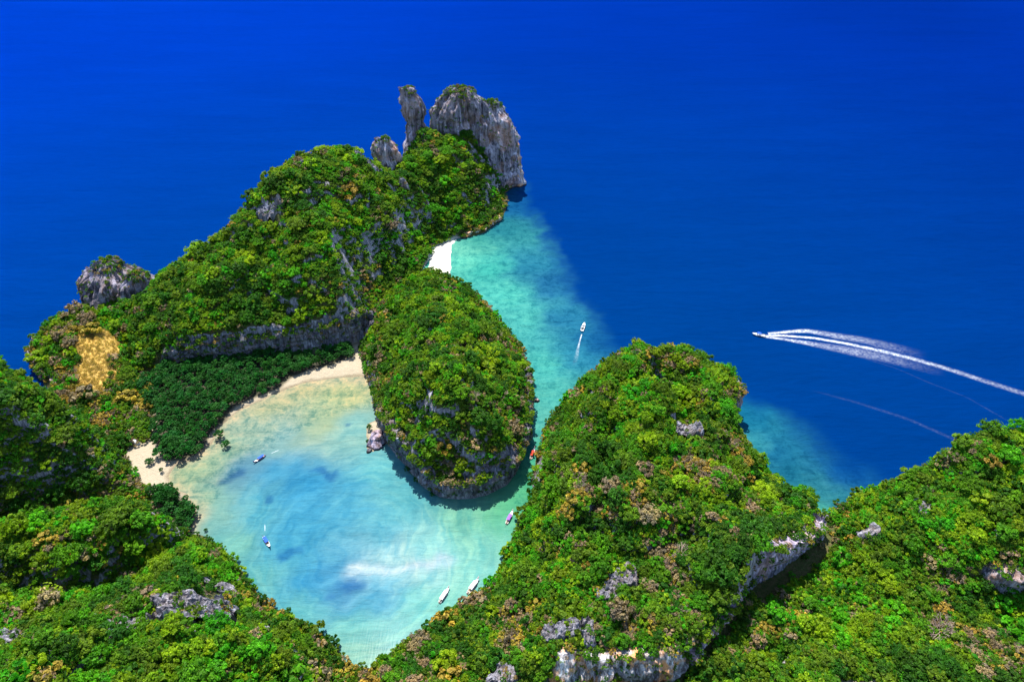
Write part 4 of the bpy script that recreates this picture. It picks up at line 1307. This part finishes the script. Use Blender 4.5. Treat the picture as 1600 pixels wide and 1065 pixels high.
rest = np.where(~single)[0]
pk = np.array([PIDX['bare', int(i % 3)] if bare[i] else PIDX[SN[shape[i]], TN[tint[i]]] for i in rest])
tilt = rng.normal(scale=.06, size=(len(rest), 2))
scatter('forest', 'dense mixed green forest covering the island slopes', 'forest',
        np.c_[tx_[rest], ty_[rest], tz_[rest]], pk, np.c_[tilt, rotz[rest]],
        np.c_[size[rest] * rng.uniform(.85, 1.2, len(rest)), size[rest] * rng.uniform(.85, 1.2, len(rest)), size[rest] * (0.85 + .3 * rnd[rest])])

# --- undergrowth: shrubs filling the gaps and clinging to the cliffs, dry grass in the clearing
US = 2.7
cxs, cys = np.meshgrid(np.arange(X0 + 5, X1 - 5, US), np.arange(Y0 + 5, Y1 - 5, US))
ux_ = (cxs + rng.uniform(-.5, .5, cxs.shape) * US).ravel()
uy_ = (cys + rng.uniform(-.5, .5, cys.shape) * US).ravel()
uz_ = height(ux_, uy_)
uslo, ureg, uocc = sample(SLOPE, ux_, uy_), sample(REGION, ux_, uy_), sample(OCC, ux_, uy_)
ugr, usn = sample(GRASS, ux_, uy_), sample(SANDY, ux_, uy_)
cl = fbm(ux_ / 9, uy_ / 9, 0, 3, 95)
ok = (uz_ > .5) & (usn < .4) & (ureg != 20) & (~uocc | ((rng.random(len(ux_)) < .10) & (uslo < 5))) & (ugr < .5)
ok &= ~((uslo > 1.6) & (ureg != 7) & (fbm(ux_ / 11, uy_ / 11, 1, 3, 99) > .08) & (rng.random(len(ux_)) < .8))
ux_, uy_, uz_, uslo, cl = (a[ok] for a in (ux_, uy_, uz_, uslo, cl))
hv = fbm(ux_ / 20, uy_ / 20, 3, 3, 82) + .4 * rng.normal(size=len(ux_))
ud = fbm(ux_ / 22, uy_ / 22, 7, 3, 91) + .35 * rng.normal(size=len(ux_)) + sstep(10, 2, uz_) * .2 + np.where(sample(REGION, ux_, uy_) == 3, .12, 0) + np.where(sample(REGION, ux_, uy_) == 8, .3, 0)
ut = np.where(hv < -.3, 3, np.where(hv < .1, 4, np.where(hv < .3, 0, np.where(hv < .5, 2, 1))))
ut = np.where(ud > .64, 5, ut)
ut = np.where(ud > .82, 6, ut)
upk = np.array([PIDX['shrub%d' % (k % 2), TN[t_]] for k, t_ in enumerate(ut)])
usz = np.exp(rng.normal(.22, .35, len(ux_)))
grx, gry = np.where(GRASS > .4)[1], np.where(GRASS > .4)[0]
gsel = rng.choice(len(grx), min(len(grx), 700), replace=False) if len(grx) else []
px_ = gx[grx[gsel]] + rng.uniform(-.8, .8, len(gsel))
py_ = gy[gry[gsel]] + rng.uniform(-.8, .8, len(gsel))
LG = np.array(LEDGES)
lt = rng.choice([0, 2, 3, 4, 5, 6], len(LG), p=[.22, .12, .22, .26, .12, .06])
lpk = np.array([PIDX['shrub%d' % (k % 2), TN[t_]] for k, t_ in enumerate(lt)])
P3 = np.r_[np.c_[ux_, uy_, uz_], np.c_[px_, py_, height(px_, py_)], LG[:, :3] - (0, 0, .3)]
gsz = rng.uniform(.6, 1.3, len(px_))
scatter('undergrowth', 'shrubs and dry grass filling the gaps between the trees', 'undergrowth', P3, np.r_[upk, np.full(len(px_), PIDX['tuft']), lpk],
        np.c_[np.zeros((len(P3), 2)), rng.uniform(0, 6.28, len(P3))], np.repeat(np.r_[usz, gsz, LG[:, 3]][:, None], 3, 1))

# --- mangroves on the flats of the lagoon
MANG = []
for k in range(2):
    v, q, t, tone = crown_geo(2300 + k, rad=3.0, flat=.8, base=1.15, clumps=20, per=22, leaf=.125, spread=.76)
    MANG.append(leafy('crown', v, q, t, tone, LEAF['mangrove']))


def prop_roots(seed):
    r = np.random.default_rng(seed)
    m = MB()
    m.tube((0, 0, .4), (0, 0, 3.2), .2, .14, 6)
    for k in range(7):
        a = k * .9 + r.uniform(-.2, .2)
        e = r.uniform(.9, 1.5)
        m.tube((0, 0, r.uniform(.9, 1.5)), (math.cos(a) * e * .6, math.sin(a) * e * .6, .8), .07, .06, 4)
        m.tube((math.cos(a) * e * .6, math.sin(a) * e * .6, .8), (math.cos(a) * e, math.sin(a) * e, -1.0), .06, .05, 4)
    return m.mesh('prop_roots', MAT_BARK)


ROOTS = prop_roots(9)


def mangrove(x, y, s, label, group, k):
    root = empty('mangrove_tree', (float(x), float(y), float(max(height(x, y), -.2))), float(rng.uniform(0, 6.28)))
    root.scale = (s, s, s * float(rng.uniform(.7, 1.3)))
    tag(root, label, 'mangrove', group)
    link('prop_roots', ROOTS, root)
    link('crown', MANG[k % 2], root)


for pl, lab, grp, sp in ((STAND, 'dark mangrove crown in the dense lagoon stand', 'dense mangrove stand', 5.4),
                         (THICKET, 'dark mangrove crown in the thicket at the left lagoon shore', 'mangrove thicket by the low hill', 4.6)):
    a_ = np.array(pl)
    mx, my = np.meshgrid(np.arange(a_[:, 0].min(), a_[:, 0].max(), sp), np.arange(a_[:, 1].min(), a_[:, 1].max(), sp))
    mx = (mx + rng.uniform(-.35, .35, mx.shape) * sp).ravel()
    my = (my + rng.uniform(-.35, .35, my.shape) * sp).ravel()
    dd, _ = poly_dist(mx, my, pl)
    zz = height(mx, my)
    for k, j in enumerate(np.where((dd > -.5) & (zz < 9))[0]):
        place = ''
        if pl is STAND:
            place = ', along the cliff foot' if zz[j] > 1.6 or my[j] > 418 else ', on its western lobe' if mx[j] < -215 else ', in its middle part'
            if dd[j] < 3 and my[j] < 418:
                place = ', on its sandy edge'
        mangrove(mx[j], my[j], float(rng.uniform(.95, 1.6)), lab + place, grp, k)
for k, (x_, y_, s_, lab) in enumerate([
    (-215.7, 341.1, 1.35, 'upper mangrove of the lone pair standing off the stand'),
    (-208.6, 332.4, 1.15, 'lower mangrove of the lone pair standing off the stand'),
    (-257.3, 316.0, 1.1, 'larger mangrove bush alone on the muddy sand'),
    (-246.1, 308.8, .6, 'tiny mangrove bush at the edge of the muddy sand'),
    (-199.0, 260.8, .45, 'smallest mangrove sapling standing alone in shallow water'),
    (-73.2, 309.9, .95, 'round mangrove in the water beside the islet cliff, nearer the boulders'),
    (-65.9, 300.9, 1.0, 'mangrove pressed against the islet cliff above the lagoon corner'),
    (-69.2, 306.5, .8, 'smaller mangrove between two others along the islet cliff'),
    (-95.8, 351.4, 1.0, 'green bush on the bank between boulder islet and cliff'),
    (-99.5, 360.0, .9, 'green bush at the top of the bank beside the islet cliff'),
    (-106.4, 348.8, .8, 'green bush on the upper lagoon side of the boulder islet'),
    (-105.3, 335.5, .7, 'green bush on the lower lagoon side of the boulder islet'),
    (-54.1, 288.9, .7, 'small mangrove at the lower corner of the islet cliff'),
    (-37.4, 286.8, .6, 'small mangrove at the middle of the islet foot'),
]):
    mangrove(x_, y_, s_, lab, None, k)


# ---------------------------------------------------------------- boats
WOOD = plain('boat_wood_dark', (0.075, 0.042, 0.025), 0.5, 0.4)
WOOD_L = plain('boat_wood_deck', (0.36, 0.24, 0.15), 0.6, 0.3)
WHITE = plain('boat_white_paint', (0.78, 0.78, 0.76), 0.35, 0.5, 0.04)
STEEL = plain('engine_steel', (0.10, 0.10, 0.11), 0.4, 0.5)
CLOTH = {'white': plain('canopy_white', (0.80, 0.79, 0.78), 0.8, 0.1, 0.05), 'blue': plain('canopy_blue', (0.02, 0.08, 0.42), 0.75, 0.15),
         'purple': plain('canopy_purple', (0.20, 0.09, 0.42), 0.75, 0.15), 'red': plain('canopy_red', (0.52, 0.04, 0.02), 0.75, 0.15)}
RIBBON = plain('prow_ribbon', (0.6, 0.10, 0.08), 0.8, 0.1)
GLASS = plain('tinted_screen', (0.03, 0.05, 0.07), 0.08, 0.6)


def hull_mesh(name, stations, mat):
    """stations: (x, half beam, keel z, gunwale z); open shell with a thickness, sharp at both ends"""
    n, prof = len(stations), []
    for (x, b, k, g) in stations:
        prof.append([(x, -b, g), (x, -b * .86, k + (g - k) * .45), (x, -b * .4, k + (g - k) * .08), (x, 0, k), (x, b * .4, k + (g - k) * .08),
                     (x, b * .86, k + (g - k) * .45), (x, b, g),
                     (x, b * .88, g), (x, b * .75, k + (g - k) * .5), (x, 0, k + (g - k) * .32), (x, -b * .75, k + (g - k) * .5), (x, -b * .88, g)])
    v = np.array(prof, float)
    m_ = v.shape[1]
    f = []
    for i in range(n - 1):
        for j in range(m_):
            a, b = i * m_ + j, i * m_ + (j + 1) % m_
            f.append((a, b, b + m_, a + m_))
    f.append(tuple(range(m_ - 1, -1, -1)))
    f.append(tuple((n - 1) * m_ + j for j in range(m_)))
    me_ = bpy.data.meshes.new(name)
    me_.from_pydata([tuple(q) for q in v.reshape(-1, 3)], [], f)
    me_.materials.append(mat)
    me_.update()
    return me_


def rim_strip(stations, w, h, lift):
    m = MB()
    for sgn in (-1, 1):
        for a, b in zip(stations[:-1], stations[1:]):
            m.tube((a[0], sgn * a[1] * .97, a[3] + lift), (b[0], sgn * b[1] * .97, b[3] + lift), w, w, 5)
    return m


def canopy_mesh(x0, x1, half, z, camber, mat, n=8, droop=.14):
    xs = np.linspace(x0, x1, n)
    ts_ = np.linspace(-1, 1, 9)
    top = np.array([[(x, half * t, z + camber * (1 - t * t) - droop * math.sin((x - x0) / (x1 - x0) * math.pi * 3) ** 2 * .3) for t in ts_] for x in xs]).reshape(-1, 3)
    bot = top - (0, 0, .05)
    f = grid_faces(9, n)
    nn = len(top)
    fb = f[:, ::-1] + nn
    side = []
    for i in range(n - 1):
        side += [(i * 9, (i + 1) * 9, (i + 1) * 9 + nn, i * 9 + nn), ((i + 1) * 9 + 8, i * 9 + 8, i * 9 + 8 + nn, (i + 1) * 9 + 8 + nn)]
    for j in range(8):
        side += [(j + 1, j, j + nn, j + 1 + nn), ((n - 1) * 9 + j, (n - 1) * 9 + j + 1, (n - 1) * 9 + j + 1 + nn, (n - 1) * 9 + j + nn)]
    return np_mesh('canopy', np.r_[top, bot], [np.r_[f, fb], np.array(side)], mat)


ST = [(-5.2, .62, .18, .95), (-4.2, .92, -.1, .86), (-2.5, 1.12, -.28, .80), (0, 1.2, -.33, .80), (2.2, 1.1, -.3, .92), (3.8, .78, -.12, 1.22),
      (4.9, .42, .3, 1.72), (5.7, .17, 1.0, 2.4), (6.15, .06, 2.0, 3.05)]


def longtail(x, y, rz, cloth, label, scale=1.0, roof=(-2.6, 2.4), rim=None):
    b = empty('longtail_boat', (x, y, 0.0), rz)
    b.scale = (scale,) * 3
    tag(b, label, 'boat', 'longtail boats in the lagoon')
    h = link('hull', hull_mesh('hull', ST, WOOD), b)
    rim_strip(ST, .085, .1, .02).build('gunwale', rim or WHITE, h)
    MB().box((-.6, 0, .42), (8.2, 1.75, .08)).build('deck', WOOD_L, b)
    d = MB()
    d.add([(2.6, -.85, .98), (2.6, .85, .98), (4.9, .36, 1.62), (4.9, -.36, 1.62), (2.6, -.85, .88), (2.6, .85, .88), (4.9, .36, 1.52), (4.9, -.36, 1.52)],
          [(0, 3, 2, 1), (4, 5, 6, 7), (0, 1, 5, 4), (1, 2, 6, 5), (2, 3, 7, 6), (3, 0, 4, 7)])
    d.build('foredeck', WHITE, b)
    for k in range(4):
        MB().box((-2.1 + k * 1.35, 0, .72), (.32, 1.7, .06)).build('bench', WOOD_L, b)
    for k in range(4):
        px = roof[0] + .25 + k * (roof[1] - roof[0] - .5) / 3
        for sgn in (-1, 1):
            MB().tube((px, sgn * .98, .8), (px, sgn * .95, 2.2), .04, .04, 5).build('post', WOOD_L, b)
    link('canopy', canopy_mesh(roof[0], roof[1], 1.08, 2.2, .22, CLOTH[cloth]), b)
    MB().tube((5.55, 0, 2.1), (5.75, 0, 2.45), .24, .2, 7).build('prow_ribbon', RIBBON, b)
    e = MB().box((-4.3, 0, 1.25), (.9, .5, .45)).box((-4.2, 0, 1.55), (.5, .35, .25)).tube((-4.3, 0, .8), (-4.3, 0, 1.1), .09).build('engine', STEEL, b)
    MB().tube((-4.7, 0, 1.3), (-8.0, 0, -.05), .05, .04, 6).tube((-8.0, -.02, -.25), (-8.0, .02, .15), .1, .1, 4).build('propeller_shaft', STEEL, e)
    MB().tube((-3.9, 0, 1.35), (-2.9, .15, 1.75), .03, .03, 5).build('tiller', STEEL, e)
    return b


def heading(dx, dy):
    return math.atan2(dy, dx)


def aim(x0, y0, x1, y1):
    return (x0 + x1) / 2, (y0 + y1) / 2, math.atan2(y1 - y0, x1 - x0)


bx, by, bz = aim(-43.0, 211.0, -38.6, 219.3)
longtail(bx, by, bz, 'white', 'white-roofed longtail boat further from the shore trees, left of its twin', 1.0, (-3.4, 2.9))
bx, by, bz = aim(-26.5, 216.8, -21.1, 225.2)
longtail(bx, by, bz, 'white', 'white-roofed longtail boat close to the shore trees, right of its twin', 1.08, (-2.4, 3.0))
bx, by, bz = aim(-3.8, 265.7, 0.4, 275.3)
longtail(bx, by, bz, 'purple', 'purple-roofed longtail boat at the lagoon end of the channel', 1.0, (-2.8, 2.2))
bx, by, bz = aim(-178.2, 324.0, -183.4, 318.0)
longtail(bx, by, bz, 'blue', 'blue-roofed longtail boat near the mangroves, bow towards the flats', .88, (-3.6, 1.6), plain('boat_blue_trim', (0.03, 0.07, 0.35), .5, .3))
bx, by, bz = aim(-160.2, 256.0, -154.0, 248.5)
longtail(bx, by, bz, 'blue', 'blue-roofed longtail boat heading for the lagoon bottom, white bow', .95, (-3.6, 1.4))
bx, by, bz = aim(13.3, 320.4, 16.3, 330.0)
longtail(bx, by, bz, 'red', 'red-roofed longtail boat squeezed in the narrow channel', .95, (-2.6, 2.4))

SS = [(-4.6, 1.25, .02, 1.05), (-3.0, 1.38, -.12, 1.05), (-.5, 1.42, -.2, 1.1), (1.8, 1.25, -.15, 1.25), (3.4, .85, .1, 1.42), (4.5, .4, .5, 1.55), (5.1, .06, 1.0, 1.62)]


def speedboat(x, y, rz, label, scale, cloth, roof=True):
    b = empty('speedboat', (x, y, .1), rz)
    b.scale = (scale,) * 3
    tag(b, label, 'boat')
    h = link('hull', hull_mesh('hull', SS, WHITE), b)
    rim_strip(SS, .07, .1, .0).build('gunwale', STEEL, h)
    d = MB()
    d.add([(1.6, -1.1, 1.24), (1.6, 1.1, 1.24), (3.4, .75, 1.42), (4.7, .22, 1.56), (4.7, -.22, 1.56), (3.4, -.75, 1.42),
           (1.6, -1.1, 1.1), (1.6, 1.1, 1.1), (3.4, .75, 1.28), (4.7, .22, 1.42), (4.7, -.22, 1.42), (3.4, -.75, 1.28)],
          [(0, 5, 4, 3, 2, 1), (6, 7, 8, 9, 10, 11), (0, 1, 7, 6), (1, 2, 8, 7), (2, 3, 9, 8), (3, 4, 10, 9), (4, 5, 11, 10), (5, 0, 6, 11)])
    d.build('foredeck', WHITE, b)
    MB().box((-1.4, 0, .45), (6.0, 2.2, .08)).build('deck', CLOTH['white'], b)
    MB().add([(1.5, -.95, 1.25), (1.5, .95, 1.25), (1.1, .85, 1.85), (1.1, -.85, 1.85), (1.42, -.95, 1.25), (1.42, .95, 1.25), (1.02, .85, 1.85), (1.02, -.85, 1.85)],
             [(0, 1, 2, 3), (5, 4, 7, 6), (0, 4, 5, 1), (1, 5, 6, 2), (2, 6, 7, 3), (3, 7, 4, 0)]).build('windscreen', GLASS, b)
    for k in range(3):
        MB().box((-.6 - k * 1.1, 0, .72), (.5, 1.9, .45)).build('bench', plain('seat_dark', (.05, .05, .06), .7, .2), b)
    if roof:
        for px in (-.9, 1.0):
            for sgn in (-1, 1):
                MB().tube((px, sgn * 1.15, 1.1), (px, sgn * 1.05, 2.5), .05, .05, 5).build('post', STEEL, b)
        link('canopy', canopy_mesh(-1.3, 1.4, 1.2, 2.5, .15, CLOTH[cloth]), b)
    for sgn in (-.5, .5):
        e = MB().box((-4.95, sgn, 1.25), (.6, .42, .6)).build('outboard_motor', STEEL, b)
        MB().box((-5.0, sgn, .5), (.22, .14, 1.2)).build('motor_leg', STEEL, e)
    return b


bx, by, bz = aim(61.1, 464.7, 64.9, 477.3)
speedboat(bx, by, bz, 'small white speedboat leaving the turquoise shelf for deep water', 1.15, 'red', False)
bx, by, bz = aim(219.5, 458.9, 211.7, 461.1)
speedboat(bx, by, bz, 'white speedboat with blue awning racing ahead of a long wake', 1.15, 'blue')

# ---------------------------------------------------------------- wakes: broken foam lying on the water
fm = NT('sea_foam')
p = fm.pos()
den_ = fm.attr('foam').outputs['Fac']
f1 = fm.noise(p, 0.55, 5, 0.72, 0.6)
f2 = fm.noise(p, 0.18, 3, 0.6)
br = fm.ramp(fm.math('ADD', fm.math('MULTIPLY', f1, .75), fm.math('MULTIPLY', f2, .25)), [(0.42, 0.04), (0.66, 0.9)])
al = fm.math('MULTIPLY', fm.math('POWER', den_, 1.35), fm.math('ADD', br, fm.math('MULTIPLY', den_, .2)), clamp=True)
fm.b.inputs['Base Color'].default_value = (.78, .82, .84, 1)
fm.b.inputs['Roughness'].default_value = .8
fm.l(al, fm.b.inputs['Alpha'])
fm.bump(f1, .25, .3)


def wake(name, label, path, z=.05, across=15, slim=.75):
    """path: (x, y, half width, density)"""
    a = np.asarray(path, float)
    s = np.r_[0, np.cumsum(np.hypot(np.diff(a[:, 0]), np.diff(a[:, 1])))]
    n = max(12, int(s[-1] / 1.2))
    t = np.linspace(0, s[-1], n)
    a[:, 2] *= slim
    q = np.stack([np.interp(t, s, a[:, k]) for k in range(4)], 1)
    for _ in range(10):
        q[1:-1] = (q[:-2] + 2 * q[1:-1] + q[2:]) / 4
    tx, ty = np.gradient(q[:, 0]), np.gradient(q[:, 1])
    L = np.hypot(tx, ty) + 1e-9
    nx, ny = -ty / L, tx / L
    o_ = np.linspace(-1, 1, across)
    X = q[:, 0][None] + nx[None] * o_[:, None] * q[:, 2][None]
    Y = q[:, 1][None] + ny[None] * o_[:, None] * q[:, 2][None]
    D = q[:, 3][None] * (1 - np.abs(o_[:, None]) ** 2.2)
    hz = z + .03 * D
    me_ = np_mesh(name, np.stack([X, Y, hz], -1).reshape(-1, 3), grid_faces(n, across), fm.m, smooth=True)
    add_attr(me_, 'foam', D.ravel())
    return tag(link(name, me_), label, 'wake', kind='stuff')


wake('boat_wake', 'bright central foam stream trailing the racing speedboat',
     [(218.0, 459.4, 2.0, .95), (235.0, 460.3, 2.2, .95), (262.4, 456.8, 2.6, .95), (286.5, 449.9, 3.2, .88), (313.4, 440.1, 3.8, .74), (338.7, 428.6, 4.2, .6),
      (362.3, 415.5, 4.6, .48), (384.6, 401.0, 4.8, .40), (406.0, 387.7, 5.0, .34), (441.8, 364.7, 6.0, .24)], .07)
wake('boat_wake', 'far arm of spray spreading from the racing speedboat',
     [(224.6, 462.9, 2.0, .8), (239.2, 464.7, 2.4, .8), (257.9, 466.9, 3.4, .75), (267.9, 464.7, 4.2, .55), (283.4, 459.4, 5.5, .42), (303.7, 454.2, 6, .36),
      (327.0, 443.9, 8, .22), (351.0, 433.1, 8, .0)], .05, slim=.95)
wake('boat_wake', 'near arm of spray spreading from the racing speedboat',
     [(220.4, 458.1, 1.4, .85), (233.7, 455.9, 2.2, .68), (252.6, 450.7, 3.6, .6), (269.0, 445.6, 5.4, .38), (290.1, 438.9, 7.5, .42), (310.2, 432.3, 8, .32),
      (339.3, 419.5, 8, .12), (356.7, 411.6, 8, .0)], .05, slim=.95)
wake('boat_wake', 'faint thin old wake line below the long white wake',
     [(288.9, 433.1, 1.0, .0), (300.1, 427.4, 1.0, .07), (317.5, 417.9, 1.2, .06), (336.0, 401.0, 1.2, .06), (358.5, 384.1, 1.2, .06), (371.4, 366.0, 1.4, .08), (378.4, 356.6, 1.4, .0)], .04)
wake('boat_wake', 'faint old wake band crossing the bay towards the hill',
     [(236.1, 392.8, 1.6, .0), (252.9, 385.6, 2.0, .05), (270.2, 377.8, 2.4, .07), (302.3, 360.0, 2.6, .09), (329.9, 337.4, 2.8, .08), (343.9, 328.2, 2.8, .0)], .04)
wake('boat_wake', 'broken pale wake behind the small white speedboat',
     [(61.1, 462.0, .9, .9), (58.8, 453.3, .9, .75), (56.3, 442.2, 1.8, .5), (53.8, 429.9, 3, .2), (51.5, 420.2, 3.5, .0)], .05)
wake('boat_wake', 'short white propeller splash behind the blue boat near the mangroves', [(-174.2, 326.4, .35, .6), (-171.9, 328.2, .5, 1.0), (-169.5, 329.4, .4, .5)], .05)
wake('boat_wake', 'short white propeller splash behind the blue boat in mid lagoon', [(-160.7, 260.8, .35, .6), (-161.4, 263.3, .5, 1.0), (-162.1, 265.7, .4, .5)], .05)
